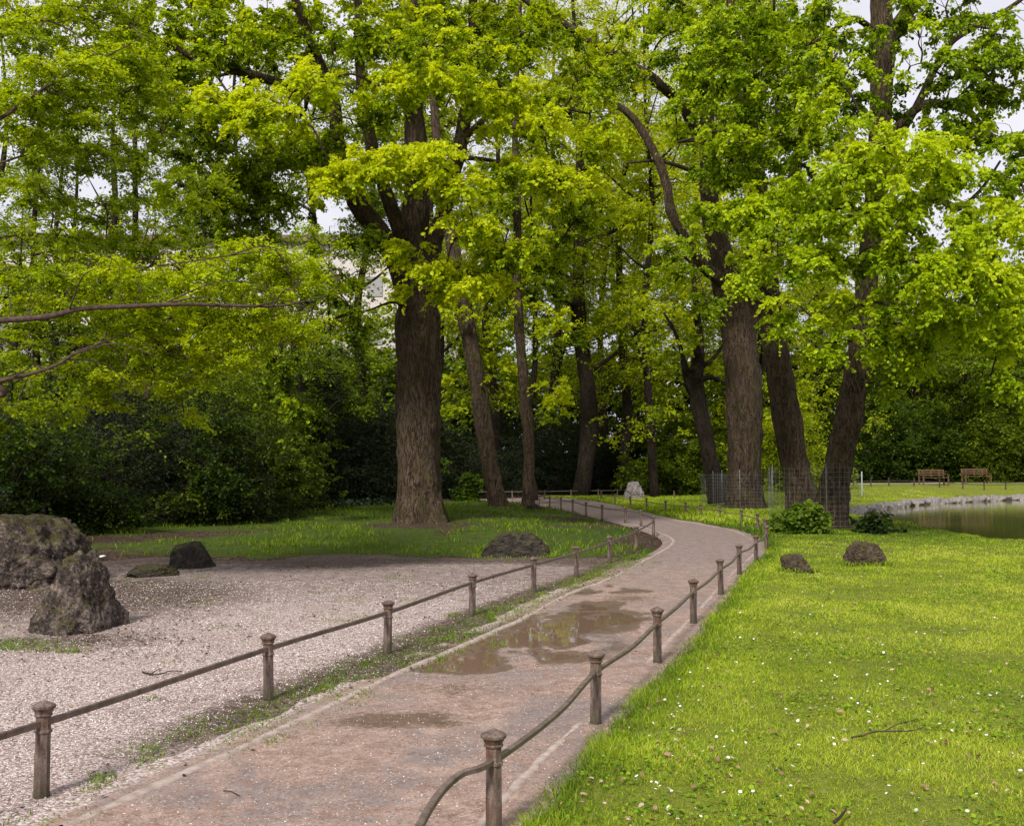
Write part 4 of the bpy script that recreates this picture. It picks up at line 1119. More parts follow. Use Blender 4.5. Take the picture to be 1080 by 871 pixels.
th.foliage(BH, .46, 7, 24, .054, HORN, elv=.26, nn=.4, hang=.8, droop=.12, tone=.55, tvar=.14, twig=.004, spread=1.4, wd=1.0, rise=-.05, r0=.018)
th.finish(M['palebranch'], M['hornbeam'], M['palebranch'])

# ------------------------------------------------------------------ woodland behind
def forest_tree(px, d, h, cr, z0, tr, label, group, pal, n=160, leaf=.24, seed=0, lean=0.0, tone=.5, bark='bark_dark', K=5, Mn=9, forks=9, name='woodland_tree', gz=0.0):
    n = int(n * (1.5 if group == 'slim woodland trees on the left' else 1.9)); cr *= 1.12; z0 = max(2.0, z0 - 2.5)
    rng = np.random.default_rng(seed)
    x = at(px, 493, d)[0]
    base = np.array([x, d, gz])
    t = Tree(name, base, label, group, seed=seed)
    top = base + [lean * h, rng.uniform(-.5, .5), h * .93]
    pts = [base + [0, 0, -.1]] + [base + (top - base) * f + np.array([rng.normal(0, .03 * h * .3), rng.normal(0, .1), 0]) for f in (.15, .35, .55, .75, 1)]
    t.stem(pts, [tr, tr * .9, tr * .75, tr * .55, tr * .35, tr * .1], n=5, sides=10 if tr < .3 else 16)
    sk = t.skel[0]
    for k in range(forks):
        f = rng.uniform(max(.2, z0 / h - .1), .85); a = base + (top - base) * f
        a = sk[np.argmin(np.abs(sk[:, 2] - a[2]))]
        an = rng.uniform(0, 6.28); L = cr * rng.uniform(.5, .95)
        q = a + np.array([math.cos(an) * L, math.sin(an) * L, L * rng.uniform(.35, 1.1)])
        t.stem([a, a + (q - a) * .4 + [0, 0, -.08 * L], q], [tr * .35, tr * .22, tr * .06], n=4, sides=6)
    # foliage: clumps through the crown volume
    m = max(10, n // 8)
    u = unit(rng.normal(size=(m, 3))) * rng.random((m, 1)) ** .4
    cc = base + [lean * h * .6, 0, 0] + np.stack([u[:, 0] * cr, u[:, 1] * cr, (z0 + h) / 2 + u[:, 2] * (h - z0) / 2], 1)
    own = rng.integers(0, m, n)
    C = cc[own] + rng.normal(0, 1, (n, 3)) * np.array([.75, .75, .42]) * cr * .22
    C = C[C[:, 2] > z0 * .7]
    S = np.concatenate(t.skel)
    O = C - (base + [0, 0, 0]); O[:, 2] = 0
    for c in cc:
        k_ = np.argmin(np.linalg.norm(S - c, axis=1) + .6 * np.maximum(S[:, 2] - c[2], 0)); a = S[k_]
        t.twigs.add(*tube(catmull(np.array([a, (a + c) / 2 + [0, 0, .3], c]), 3), np.linspace(.045, .015, 7), 4, cap=False))
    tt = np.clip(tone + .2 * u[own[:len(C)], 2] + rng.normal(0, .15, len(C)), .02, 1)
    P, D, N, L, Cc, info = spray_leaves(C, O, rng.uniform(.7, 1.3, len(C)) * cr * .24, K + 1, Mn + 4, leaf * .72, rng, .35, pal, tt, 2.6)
    t.leaves.append(leaf_geo(P, D, N, L, 1.0, Cc, True))
    twiglets(t.twigs, info, rng, .01, .5)
    t.finish(M[bark], M['backleaf'])
    return t

GL = 'slim woodland trees on the left'
LL = 'slim dark trunk among thin foliage in the woodland on the left'
k = 100
for (px, d, h, cr, z0, tr, ln, tone, n) in [(60,40,12,3.4,3.5,.16,.02,.6,110),(160,42,13,3.4,3.5,.16,-.02,.6,120),(215,40,11,3.2,3.5,.15,.02,.65,120),(300,44,12,3.4,4,.16,.0,.5,110),(345,56,16,3.6,5,.18,.0,.5,110),(5,38,12,3.2,3,.16,.02,.5,100),(33,46,24,3.2,7,.22,.0,.5,75),(47,50,25,3,8,.2,.01,.5,70),(110,44,24,3.2,7,.24,.0,.45,80),(136,50,25,3,6,.3,.0,.45,80),(-20,42,23,4,6,.25,.01,.45,110),(180,52,28,3.5,8,.2,.01,.5,100),
                                       (232,48,27,3.6,7,.22,.02,.5,120),(322,50,24,3.2,8,.26,-.01,.5,90),(278,58,31,3.6,9,.2,.0,.5,100),(75,60,26,3.4,9,.25,.0,.4,80)]:
    forest_tree(px, d, h, cr, z0, tr, LL, GL, BACK_G if k % 2 else HORN, n, .22, k, ln, tone); k += 1
GC = 'yellow green woodland trees behind the slim trunk'
LC = 'yellow green spring tree in the middle of the woodland behind the path'
for (px, d, h, cr, z0, tr, ln, tone, n, pal) in [(385,62,34,4.5,8,.3,0,.5,160,BACK_G),(455,60,33,4.5,7,.3,.0,.5,180,BACK_Y),(520,66,36,5,4,.3,.01,.55,230,BACK_Y),(612,58,33,4.6,6,.5,.0,.6,230,BACK_Y),(655,62,35,5,5,.3,.02,.7,260,BACK_Y),
                                            (690,56,31,4.2,4,.25,-.01,.75,220,BACK_Y),(585,72,38,5.5,4,.35,.0,.6,230,BACK_Y),(735,68,36,5.2,3,.3,.0,.7,240,BACK_Y),(640,80,40,6,3,.3,0,.65,220,BACK_Y),(566,54,22,3,7,.2,.0,.5,90,BACK_G)]:
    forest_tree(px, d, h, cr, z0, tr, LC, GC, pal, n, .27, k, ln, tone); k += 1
GR = 'woodland trees behind the pond'
LR = 'woodland tree with dark trunk behind the pond'
for (px, d, h, cr, z0, tr, ln, tone, n, pal) in [(800,66,33,5,3,.3,.0,.65,200,BACK_Y),(860,70,24,5,3.5,.3,.01,.6,220,BACK_Y),(905,84,21,5,3.5,.3,.0,.5,180,BACK_G),(966,76,15,4.5,4.5,.32,.015,.5,200,BACK_G),(1012,82,16,5,5,.3,-.03,.55,200,BACK_Y),
                                            (1052,78,17,4.6,4,.38,-.12,.5,190,BACK_G),(1090,74,16,4.4,4,.3,.0,.5,170,BACK_G),(1000,96,16,6,3,.3,.0,.55,200,BACK_Y),(930,92,17,6,3,.3,.0,.6,200,BACK_Y),(1075,98,19,6,3,.3,.0,.5,200,BACK_G),(1010,73,12,3.6,4.5,.2,.05,.5,110,BACK_G)]:
    forest_tree(px, d, h, cr, z0, tr, LR, GR, pal, n, .27, k, ln, tone, gz=.6 if px > 880 else 0.0); k += 1

# shrubs
def shrub(name, px, d, w, h, label, pal, n, leaf, seed, mat='backleaf', tone=.4, stems=9, group=None, dense=.5, simple=True, depth=None, base_gap=0.0, size=.16, gz=None, stemcol='twig', cat='bush', flat=1.0, K=5, Mn=10):
    rng = np.random.default_rng(seed)
    x = at(px, 493, d)[0]; gz = float(height(x, d)) if gz is None else gz
    base = np.array([x, d, gz]); dp = depth or w * .8
    t = Tree(name, base, label, group, cat, seed=seed)
    m = max(8, n // 7)
    u = unit(rng.normal(size=(m, 3))) * rng.random((m, 1)) ** .33
    u[:, 2] = np.abs(u[:, 2]) * (.93) + base_gap
    prof = 1 - .35 * np.clip(u[:, 2], 0, 1) ** 2
    lump = 1 + .42 * vnoise(u * 2.4 + seed, 1, 3)
    cc = base + np.stack([u[:, 0] * w / 2 * lump, u[:, 1] * dp / 2 * lump, u[:, 2] * h * lump], 1)
    for c in cc[:stems * 2]:
        a = base + [rng.normal(0, w * .09), rng.normal(0, dp * .09), -.05]
        mid = a * .5 + c * .5 + [rng.normal(0, .1), 0, .1 * h]
        t.twigs.add(*tube(catmull(np.array([a, mid, c]), 4), np.linspace(.022, .006, 9) * max(1, h / 2.5), 5, cap=False))
    own = rng.integers(0, m, n)
    sp = size * w
    C = cc[own] + rng.normal(0, .55, (n, 3)) * sp * [1, 1, .9]
    C[:, 2] = np.maximum(C[:, 2], gz + .05)
    O = C - base
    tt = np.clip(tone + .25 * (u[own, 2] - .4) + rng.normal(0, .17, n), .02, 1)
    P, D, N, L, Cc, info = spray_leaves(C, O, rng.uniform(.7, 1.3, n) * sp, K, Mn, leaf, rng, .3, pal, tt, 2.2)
    P[:, 2] = np.maximum(P[:, 2], gz + .02)
    t.leaves.append(leaf_geo(P, D, N, L, flat, Cc, simple))
    twiglets(t.twigs, info, rng, .005, .4)
    t.finish(M['bark'], M[mat], M[stemcol], 'foliage')
    return t
YEW = [(.004,.007,.003),(.009,.015,.006),(.017,.027,.010),(.03,.046,.015)]
SHR = [(.005,.012,.002),(.014,.032,.003),(.042,.085,.005),(.12,.20,.010)]
SHR2 = [(.025,.045,.003),(.075,.12,.005),(.15,.22,.007),(.26,.34,.012)]
shrub('evergreen_bush', 150, 30.5, 6.0, 4.6, 'broad dark evergreen bush behind the small dark rock', YEW, 900, .13, 201, 'yew', .55, flat=.5, Mn=12)
shrub('evergreen_bush', 365, 47, 5.4, 6.4, 'tall black green evergreen just left of the big linden', YEW, 900, .17, 202, 'yew', .45, flat=.45, Mn=12)
shrub('evergreen_bush', 490, 58, 5.5, 3.6, 'low dark evergreen seen between the big linden and the leaning tree', YEW, 500, .18, 203, 'yew', .6, flat=.45)
shrub('evergreen_bush', 590, 64, 5.8, 5.2, 'dark evergreen mass behind the farthest rail fence, left one', YEW, 800, .19, 204, 'yew', .6, flat=.45)
shrub('evergreen_bush', 655, 66, 6.0, 5.4, 'dark evergreen mass behind the pale jagged rock', YEW, 800, .19, 205, 'yew', .7, flat=.45)
shrub('evergreen_bush', 300, 54, 7.5, 6.5, 'dark evergreen in the gap left of the tall one', YEW, 700, .2, 206, 'yew', .5, flat=.45)
shrub('evergreen_bush', 60, 33, 6, 5.2, 'dark evergreen behind the left shrubs', YEW, 700, .16, 207, 'yew', .5, flat=.5)
shrub('evergreen_bush', 425, 56, 6, 7.0, 'dark evergreen behind the big linden trunk', YEW, 600, .2, 208, 'yew', .5, flat=.45)
shrub('evergreen_bush', 545, 74, 8, 6.0, 'deep dark evergreen behind the slim trunk', YEW, 600, .24, 209, 'yew', .5, flat=.45)
shrub('leafy_shrub', 20, 24, 3.6, 3.0, 'leafy green shrub behind the large boulder at the left edge', SHR, 420, .11, 211, tone=.5)
shrub('leafy_shrub', 85, 25.5, 2.6, 1.5, 'low green shrub between the boulders and the dark bush', SHR, 240, .09, 212, tone=.45)
shrub('leafy_shrub', 215, 29.5, 3.4, 3.4, 'loose green shrub right of the broad dark bush', SHR, 330, .11, 213, tone=.5)
shrub('leafy_shrub', 275, 33.5, 3.2, 3.6, 'leafy green shrub at the corner of the left grass', SHR2, 300, .12, 214, tone=.3)
shrub('leafy_shrub', 245, 35, 4.6, 5.2, 'tall loose spring green shrub between the dark bush and the tall evergreen', SHR2, 420, .13, 241, tone=.35)
shrub('leafy_shrub', 180, 29.0, 3.2, 2.4, 'airy bright green shrub in front of the broad dark bush', SHR2, 110, .11, 242, tone=.4)
shrub('leafy_shrub', 40, 26, 3.8, 4.0, 'tall green shrub behind the large boulder', SHR2, 260, .12, 243, tone=.3)
shrub('leafy_shrub', 305, 38, 3.0, 3.6, 'green shrub at the left flank of the tall black green evergreen', SHR2, 200, .13, 244, tone=.35)
shrub('leafy_shrub', 240, 31, 3.6, 1.2, 'low brown and green undergrowth below the leafy shrubs', SHR, 200, .08, 215, tone=.35)
shrub('leafy_shrub', 492, 50, 2.2, 1.9, 'small light green shrub between the big linden and the leaning trunk', SHR, 90, .16, 216, tone=.7)
shrub('leafy_shrub', 722, 62, 4.6, 5.0, 'green shrub between the evergreens and the gnarled tree', SHR2, 480, .2, 217, tone=.45)
shrub('leafy_shrub', 690, 60, 3.6, 2.6, 'lower green shrub right of the pale jagged rock', SHR2, 260, .16, 218, tone=.45)
shrub('leafy_shrub', 830, 60, 6, 6.0, 'yellow green shrub seen between the thick trunk and the middle trunk', BACK_Y, 520, .18, 219, tone=.5)
shrub('leafy_shrub', 770, 66, 5, 4.5, 'green shrub behind the gnarled tree', SHR2, 300, .2, 220, tone=.5)
shrub('leafy_shrub', 925, 72, 6.5, 6.4, 'tall green shrub behind the white pole', SHR, 620, .2, 221, tone=.65)
shrub('leafy_shrub', 985, 73, 6.0, 5.0, 'green shrub behind the larger bench', SHR, 560, .2, 222, tone=.6)
shrub('leafy_shrub', 1048, 72, 6.5, 5.2, 'broad green shrub behind the smaller bench', SHR2, 620, .2, 223, tone=.45)
shrub('leafy_shrub', 1100, 70, 5, 4.2, 'green shrub cut off by the right edge', SHR2, 400, .2, 224, tone=.45)
shrub('leafy_shrub', 875, 78, 6, 5.5, 'green shrub beyond the middle trunk', SHR, 400, .22, 225, tone=.6)
g_ = gp(846, 566)
shrub('leafy_bush', 846, 26.2, 1.55, .70, 'bright green leafy bush at the foot of the middle trunk', [(.03,.06,.006),(.07,.13,.01),(.14,.23,.018),(.2,.3,.03)], 150, .11, 231, 'linden', .6, simple=False, group=None, size=.13)
shrub('leafy_bush', 920, 26.0, 1.05, .50, 'darker low bush to the right of the right hand trunk', [(.012,.025,.006),(.03,.055,.009),(.06,.1,.016),(.1,.16,.03)], 110, .12, 232, 'linden', .5, simple=False, size=.15, flat=.6)

# far woodland mass, closes the view low down
def far_mass():
    rng = np.random.default_rng(55); n = 12000
    X = rng.uniform(-75, 85, n); Y = 86 + rng.uniform(0, 9, n)
    top = np.interp(X, [-75, -42, -30, -12, -4, 10, 25, 45, 85], [17, 16, 15, 16, 28, 34, 27, 17, 16])
    Z = rng.random(n) ** 1.1 * top * (1 + .22 * vnoise(np.stack([X, Y * 0], 1), .15, 3)) + .2
    low = np.arange(n) < 5500; X[low] = rng.uniform(-30, 70, 5500); Z[low] = rng.uniform(.2, 11, 5500); Y[low] -= 3
    C = np.stack([X, Y, Z], 1); O = np.tile([0, -1.0, 0], (n, 1))
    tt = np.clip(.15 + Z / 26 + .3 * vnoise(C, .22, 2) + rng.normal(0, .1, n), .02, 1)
    P, D, N, L, Cc, info = spray_leaves(C, O, np.full(n, 1.5), 4, 8, .55, rng, .3, BACK_G, tt, 3.1)
    V, Fq, Cc = leaf_geo(P, D, N, L, 1.0, Cc, True)
    o = mesh_np('distant_wood', V, Fq, M['backleaf'], None, Cc, False)
    tag(o, 'distant green wood behind the nearer trees', 'wood', kind='stuff')
far_mass()

# ------------------------------------------------------------------ pale building glimpsed through the left trees
bt = empty('apartment_building', (-40, 104, 0), 'long pale plastered building glimpsed through the trees on the left', 'building')
b = MB(); b.box((0, 0, 11.5), (74, 12, 23)); b.build('wall', M['wallpaint'], bt, False)
b = MB(); b.box((0, 0, 23.3), (75.4, 13.4, .6)); b.build('roof', M['roof'], bt, False)
for fl in range(4):
    for kx in range(14):
        b = MB(); b.box((-33 + kx * 5.0, -6.03, 5 + fl * 4.6), (1.5, .1, 1.9)); b.build('window', M['pane'], bt, False)

# ------------------------------------------------------------------ grass
def grass_obj(name, X, Y, hgt, wid, pal, tone, label, seed, lean=.45, kind='stuff', cat='grass', zf=height):
    rng = np.random.default_rng(seed); n = len(X)
    Z = zf(X, Y)
    B0 = np.stack([X, Y, Z - .01], 1)
    a = rng.uniform(0, 2 * math.pi, n); ld = np.stack([np.cos(a), np.sin(a), np.zeros(n)], 1) * (rng.random(n) * lean + .08)[:, None] * hgt[:, None]
    w = rng.uniform(0, math.pi, n); wd = np.stack([np.cos(w), np.sin(w), np.zeros(n)], 1) * (wid * .5)[:, None]
    up = np.zeros((n, 3)); up[:, 2] = hgt
    mid = B0 + up * .55 + ld * .35; tip = B0 + up * .95 + ld * 1.25
    V = np.stack([B0 - wd, B0 + wd, mid + wd * .75, mid - wd * .75, tip], 1).reshape(-1, 3)
    i = np.arange(n)[:, None] * 5
    pa = np.array(pal); tt = np.clip(tone + rng.normal(0, .16, n), 0, .999) * (len(pa) - 1); k = tt.astype(int); f = (tt - k)[:, None]
    c = pa[k] * (1 - f) + pa[np.minimum(k + 1, len(pa) - 1)] * f
    dry = rng.random(n) < .05; c[dry] = np.array([.26, .2, .1]) * rng.uniform(.6, 1.2, (dry.sum(), 1))
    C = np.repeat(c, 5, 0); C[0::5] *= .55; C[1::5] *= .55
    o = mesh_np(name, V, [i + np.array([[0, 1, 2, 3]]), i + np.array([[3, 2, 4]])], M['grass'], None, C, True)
    return tag(o, label, cat, kind=kind)

LAWN = [(.058,.12,.006),(.155,.255,.010),(.31,.43,.018),(.46,.55,.045),(.58,.55,.14)]
def lawn():
    rng = np.random.default_rng(71)
    XS, YS = [], []
    for (y0, y1, dens) in [(3.6,6.5,8000),(6.5,9,5400),(9,13,3000),(13,19,1450),(19,28,520),(28,60,120)]:
        xm = .56 * y1 + 1.2; n = int((xm - float(Rx(y0)) + 1) * (y1 - y0) * dens)
        x = rng.uniform(float(min(Rx(y0), Rx(y1))), xm, n); y = rng.uniform(y0, y1, n)
        ok = (x > Rx(y) + .17 + .09 * vnoise(np.stack([x, y], 1), 3, 2, 4)) & (x < .56 * y + 1.2)
        XS.append(x[ok]); YS.append(y[ok])
    X = np.concatenate(XS); Y = np.concatenate(YS)
    z = height(X, Y); P2 = np.stack([X, Y], 1)
    big = vnoise(P2, .55, 3, 3); fine = vnoise(P2, 3.0, 3, 6)
    ok = (z > -.11) & (rng.random(len(X)) < np.clip(1.0 + .5 * fine, .45, 1))
    X, Y, big, fine = X[ok], Y[ok], big[ok], fine[ok]
    edge = np.exp(-((X - Rx(Y) - .3) / .28) ** 2)
    hgt = (.028 + .014 * fine + .018 * np.maximum(big, 0) + .055 * edge * RNG.random(len(X))) * RNG.uniform(.55, 1.35, len(X)) * (1 + np.clip((Y - 12) / 40, 0, .7))
    wid = np.interp(Y, [4, 8, 14, 25, 50], [.0036, .005, .0085, .017, .035])
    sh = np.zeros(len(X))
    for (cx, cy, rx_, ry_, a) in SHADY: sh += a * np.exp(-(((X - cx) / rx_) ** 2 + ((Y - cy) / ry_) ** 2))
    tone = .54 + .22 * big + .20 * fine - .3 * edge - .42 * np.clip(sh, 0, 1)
    grass_obj('lawn_grass', X, Y, np.clip(hgt, .018, .2), wid, LAWN, tone, 'bright short grass of the daisy lawn right of the path', 72, .8)
lawn()
def rock_feet():
    rng = np.random.default_rng(75); XS, YS = [], []
    for (px0, px1, py, z) in [(826,862,604,.07),(896,938,597,.07),(506,580,587,0.0)]:
        g, w_, h_ = rk(px0, px1, py - 20, py, z); n = 420
        a = rng.uniform(0, 6.28, n); rr = w_ * .52 * (1 + np.abs(rng.normal(0, .12, n)))
        XS.append(g[0] + rr * np.cos(a)); YS.append(g[1] + .2 + rr * .7 * np.sin(a))
    X = np.concatenate(XS); Y = np.concatenate(YS)
    grass_obj('rock_foot_grass', X, Y, rng.uniform(.05, .13, len(X)), np.full(len(X), .012), LAWN, .35, 'longer unmown grass round the feet of the rocks', 76, .7)
rock_feet()
def left_grass():
    rng = np.random.default_rng(81); n = 150000
    X = rng.uniform(-15, 5.5, n); Y = rng.uniform(17.5, 52, n)
    d_ok = rng.random(n) < np.interp(Y, [18, 26, 52], [1, .8, .35])
    gz = gravel_far(X) + .5 * vnoise(np.stack([X, Y], 1), .6, 3, 5) * -1
    ok = d_ok & (Y > gz + .1) & (Y < wood_edge(X) - .3) & (X < Lx(Y) - .35)
    P2 = np.stack([X, Y], 1); fine = vnoise(P2, 1.1, 4, 6)
    m = .42 + fine * .95 - .5 * np.clip(vnoise(P2, .55, 4, 31) + .1, 0, 1) - .5 * np.exp(-np.maximum(Y - gravel_far(X) - .2, 0) / .8)
    for (cx, cy, r, a) in SOIL: m -= a * 1.1 * np.exp(-((X - cx) ** 2 + (Y - cy) ** 2) / r ** 2)
    ok &= rng.random(n) < np.clip(m, .03, 1)
    ok &= rng.random(n) > .8 * np.exp(-((X - fence_left_x(Y)) / .5) ** 2)
    X, Y, fine = X[ok], Y[ok], fine[ok]
    hgt = (.10 + .05 * fine) * rng.uniform(.5, 1.4, len(X)); wid = np.interp(Y, [17, 50], [.016, .035])
    tone = .38 + .16 * fine - .012 * (Y - 20)
    grass_obj('verge_grass', X, Y, np.clip(hgt, .02, .25), wid, [(.055,.10,.005),(.12,.20,.007),(.22,.33,.012),(.34,.43,.03)], tone, 'longer shaded grass round the big linden', 82, .6)
    # grass between the far fences
    n = 40000; X = rng.uniform(2, 12, n); Y = rng.uniform(30, 58, n)
    ok = (X > Rx(Y) + .35) & (X < 13) & (rng.random(n) < .8)
    X, Y = X[ok], Y[ok]
    grass_obj('far_grass', X, Y, rng.uniform(.05, .16, len(X)), np.full(len(X), .035), LAWN, .5 + .2 * vnoise(np.stack([X, Y], 1), .6, 2), 'bright grass inside the bend of the far fence', 83, .6)
    # tufts along the left fence line and on the gravel
    XS, YS = [], []
    for _ in range(300):
        y = 3.4 + 17 * rng.random() ** 1.1; fx = float(fence_left_x(y)); x = fx + rng.normal(.26, .19)
        if 5.0 < y < 6.8 and rng.random() < .75: continue
        k = rng.integers(25, 110); s_ = rng.uniform(.03, .13)
        XS.append(rng.normal(x, s_, k)); YS.append(rng.normal(y, s_ * 1.9, k))
    for _ in range(85):
        y = rng.uniform(6.5, 19); x = rng.uniform(-.5 * y, float(fence_left_x(y)))
        k = rng.integers(12, 50); s_ = rng.uniform(.03, .10)
        if rng.random() < sstep(8, 15, y) + .2: XS.append(rng.normal(x, s_ * 1.6, k)); YS.append(rng.normal(y, s_, k))
    for (cx, cy, k, sx, sy) in [(-5.2,10.2,1800,.45,.14),(-6.2,10.9,2400,.4,.4),(-4.6,9.9,420,.3,.08),(-4.1,9.75,160,.15,.05)]:
        XS.append(rng.normal(cx, sx, k)); YS.append(rng.normal(cy, sy, k))
    X = np.concatenate(XS); Y = np.concatenate(YS)
    grass_obj('grass_tufts', X, Y, rng.uniform(.012, .05, len(X)), np.full(len(X), .008), [(.05,.11,.01),(.11,.20,.015),(.2,.28,.03),(.27,.29,.06)], .5 + .2 * vnoise(np.stack([X, Y], 1), 1.2, 2),
              'sparse grass and moss tufts along the left fence and on the gravel', 84, 1.0, zf=lambda x, y: np.zeros(len(x)) + .002)
left_grass()

# ------------------------------------------------------------------ loose stones, litter, daisies, twigs
OCT = np.array([[1,0,0],[-1,0,0],[0,1,0],[0,-1,0],[0,0,1],[0,0,-1.0]])
OF = np.array([[0,2,4],[2,1,4],[1,3,4],[3,0,4],[2,0,5],[1,2,5],[3,1,5],[0,3,5]])
def stones(name, X, Y, Z, S, C, label, seed):
    rng = np.random.default_rng(seed); n = len(X)
    sc = S[:, None] * rng.uniform(.5, 1.25, (n, 3)) * [1, 1, .7]
    V = OCT[None] * sc[:, None] * rng.uniform(.75, 1.25, (n, 6, 1)); a = rng.uniform(0, 6.28, n)
    ca, sa = np.cos(a)[:, None], np.sin(a)[:, None]
    V = np.stack([V[..., 0] * ca - V[..., 1] * sa, V[..., 0] * sa + V[..., 1] * ca, V[..., 2] + .3 * V[..., 0] * rng.uniform(-1, 1, (n, 1))], -1) + np.stack([X, Y, Z], 1)[:, None]
    Fq = (np.arange(n)[:, None, None] * 6 + OF[None]).reshape(-1, 3)
    o = mesh_np(name, V.reshape(-1, 3), Fq, M['pebble'], None, np.repeat(C, 6, 0), False)
    return tag(o, label, 'gravel', kind='stuff')
def scatter():
    rng = np.random.default_rng(91)
    n = 125000; Y = 3.8 + 12 * rng.random(n) ** 1.5; X = rng.uniform(-.56 * Y - .8, 2.2, n)
    fx = fence_left_x(Y)
    keep = (X < Lx(Y) - .02) & (rng.random(n) < np.clip(1.15 - .9 * sstep(-.7, .35, X - fx) + .3 * vnoise(np.stack([X, Y], 1), 1.5, 3) - .75 * sstep(8, 14, Y) - .6 * np.exp(-((X + 4.8) ** 2 / 3 + (Y - 10.8) ** 2 / 1.6)), .08, 1))
    X, Y = X[keep], Y[keep]; n = len(X)
    g = rng.choice(4, n, p=[.36, .34, .18, .12]); pal = np.array([[.60,.53,.50],[.44,.365,.335],[.78,.72,.69],[.14,.09,.075]])
    C = pal[g] * rng.uniform(.75, 1.15, (n, 1))
    stones('loose_gravel', X, Y, np.full(n, .003), np.interp(Y, [4, 15], [.0042, .0075]) * rng.uniform(.5, 1.4, n), C, 'loose pale gravel stones covering the clearing', 92)
    n = 6500; Y = 3.5 + 15 * rng.random(n) ** 1.5; X = Lx(Y) + rng.random(n) * (Rx(Y) - Lx(Y) + .3)
    zz = path_z(X, Y); ok = (zz > .002); X, Y, zz = X[ok], Y[ok], zz[ok]; n = len(X)
    g = rng.choice(4, n, p=[.45, .25, .15, .15]); C = pal[g] * rng.uniform(.75, 1.15, (n, 1)) * [1, .96, .94]
    stones('path_grit', X, Y, zz, rng.uniform(.002, .006, n), C, 'small pale grit scattered over the path', 93)
    # dead leaves and woody debris
    n = 7000
    Y = np.concatenate([4 + 16 * rng.random(3200) ** .55, rng.normal(14.5, 2.5, 1500), rng.normal(10.3, .7, 700), rng.uniform(17, 34, 1600)])
    X = np.concatenate([rng.uniform(-11, 2.5, 3200), rng.normal(-6.3, 1.8, 1500), rng.normal(-4.3, .8, 700), rng.uniform(-14, 4, 1600)])
    fx = fence_left_x(Y); near = np.arange(n) < 900
    X[:900] = fx[:900] + rng.normal(.25, .25, 900)
    ok = (X < Lx(Y) + .1) & (Y > 3.5); X, Y = X[ok], Y[ok]; n = len(X)
    Z = np.maximum(height(X, Y), np.where(Y < gravel_far(X) + .2, .004, -9)) + .012
    D = unit(np.concatenate([rng.normal(size=(n, 2)), rng.normal(0, .15, (n, 1))], 1)); N = unit(np.concatenate([rng.normal(0, .4, (n, 2)), np.ones((n, 1))], 1))
    pal = np.array([[.07,.04,.028],[.13,.08,.055],[.2,.13,.085],[.035,.022,.017]])
    V, Fq, C = leaf_geo(np.stack([X, Y, Z], 1), D, N, rng.uniform(.014, .042, n), rng.uniform(.5, 1.1), pal[rng.integers(0, 4, n)], False)
    tag(mesh_np('leaf_litter', V, Fq, M['litter'], None, C, False), 'brown dead leaves scattered over the gravel and grass', 'fallen leaves', kind='stuff')
    # pale and brown petals / bits in the lawn
    n = 1500; Y = 4.2 + 20 * rng.random(n) ** 1.4; X = Rx(Y) + .3 + rng.random(n) * (.55 * Y + .5 - Rx(Y)); Z = height(X, Y) + rng.uniform(.02, .04, n)
    D = unit(np.concatenate([rng.normal(size=(n, 2)), rng.normal(0, .3, (n, 1))], 1)); N = unit(np.concatenate([rng.normal(0, .5, (n, 2)), np.ones((n, 1))], 1))
    pal = np.array([[.3,.19,.12],[.2,.12,.07],[.4,.3,.22],[.1,.05,.03]])
    V, Fq, C = leaf_geo(np.stack([X, Y, Z], 1), D, N, rng.uniform(.015, .045, n), .6, pal[rng.integers(0, 4, n)], False)
    tag(mesh_np('lawn_litter', V, Fq, M['litter'], None, C, False), 'small brown bits lying in the lawn', 'fallen leaves', kind='stuff')
scatter()

def clover():
    rng = np.random.default_rng(97); n = 60000
    Y = 3.9 + 13 * rng.random(n) ** 1.5; X = rng.uniform(-.2, 9, n)
    nz = vnoise(np.stack([X, Y], 1), 1.4, 4, 21)
    ok = (X > Rx(Y) + .3) & (X < .56 * Y + .8) & (rng.random(n) < np.clip(nz * 1.6 + .12, .03, 1)); X, Y, nz = X[ok], Y[ok], nz[ok]; n = len(X)
    Z = height(X, Y) + rng.uniform(.012, .035, n)
    D = unit(np.concatenate([rng.normal(size=(n, 2)), rng.normal(0, .25, (n, 1))], 1)); N = unit(np.concatenate([rng.normal(0, .35, (n, 2)), np.ones((n, 1))], 1))
    pal = np.array([[.11,.22,.012],[.17,.30,.014],[.26,.37,.02],[.08,.16,.012]])
    V, Fq, C = leaf_geo(np.stack([X, Y, Z], 1), D, N, rng.uniform(.014, .032, n), 1.1, pal[rng.integers(0, 4, n)], False)
    tag(mesh_np('lawn_clover', V, Fq, M['grass'], None, C, False), 'small broad leaved weeds and clover mixed into the lawn', 'clover', kind='stuff')
clover()

# ivy on the ground below the evergreens
def ivy():
    rng = np.random.default_rng(95); n = 9000
    X = rng.uniform(-10.5, -3.5, n); Y = wood_edge(X) + rng.uniform(-1.5, 4, n) + rng.normal(0, .4, n)
    Z = height(X, Y) + rng.uniform(.02, .3, n) * rng.random(n)
    D = unit(rng.normal(size=(n, 3)) * [1, 1, .4]); N = unit(np.concatenate([rng.normal(0, .5, (n, 2)), np.ones((n, 1))], 1))
    pal = np.array([[.008,.016,.008],[.016,.028,.012],[.03,.045,.02]])
    V, Fq, C = leaf_geo(np.stack([X, Y, Z], 1), D, N, rng.uniform(.09, .16, n), 1.1, pal[rng.integers(0, 3, n)], False)
    tag(mesh_np('ivy_cover', V, Fq, M['yew'], None, C, False), 'dark ivy covering the ground below the evergreens', 'ivy', kind='stuff')
ivy()

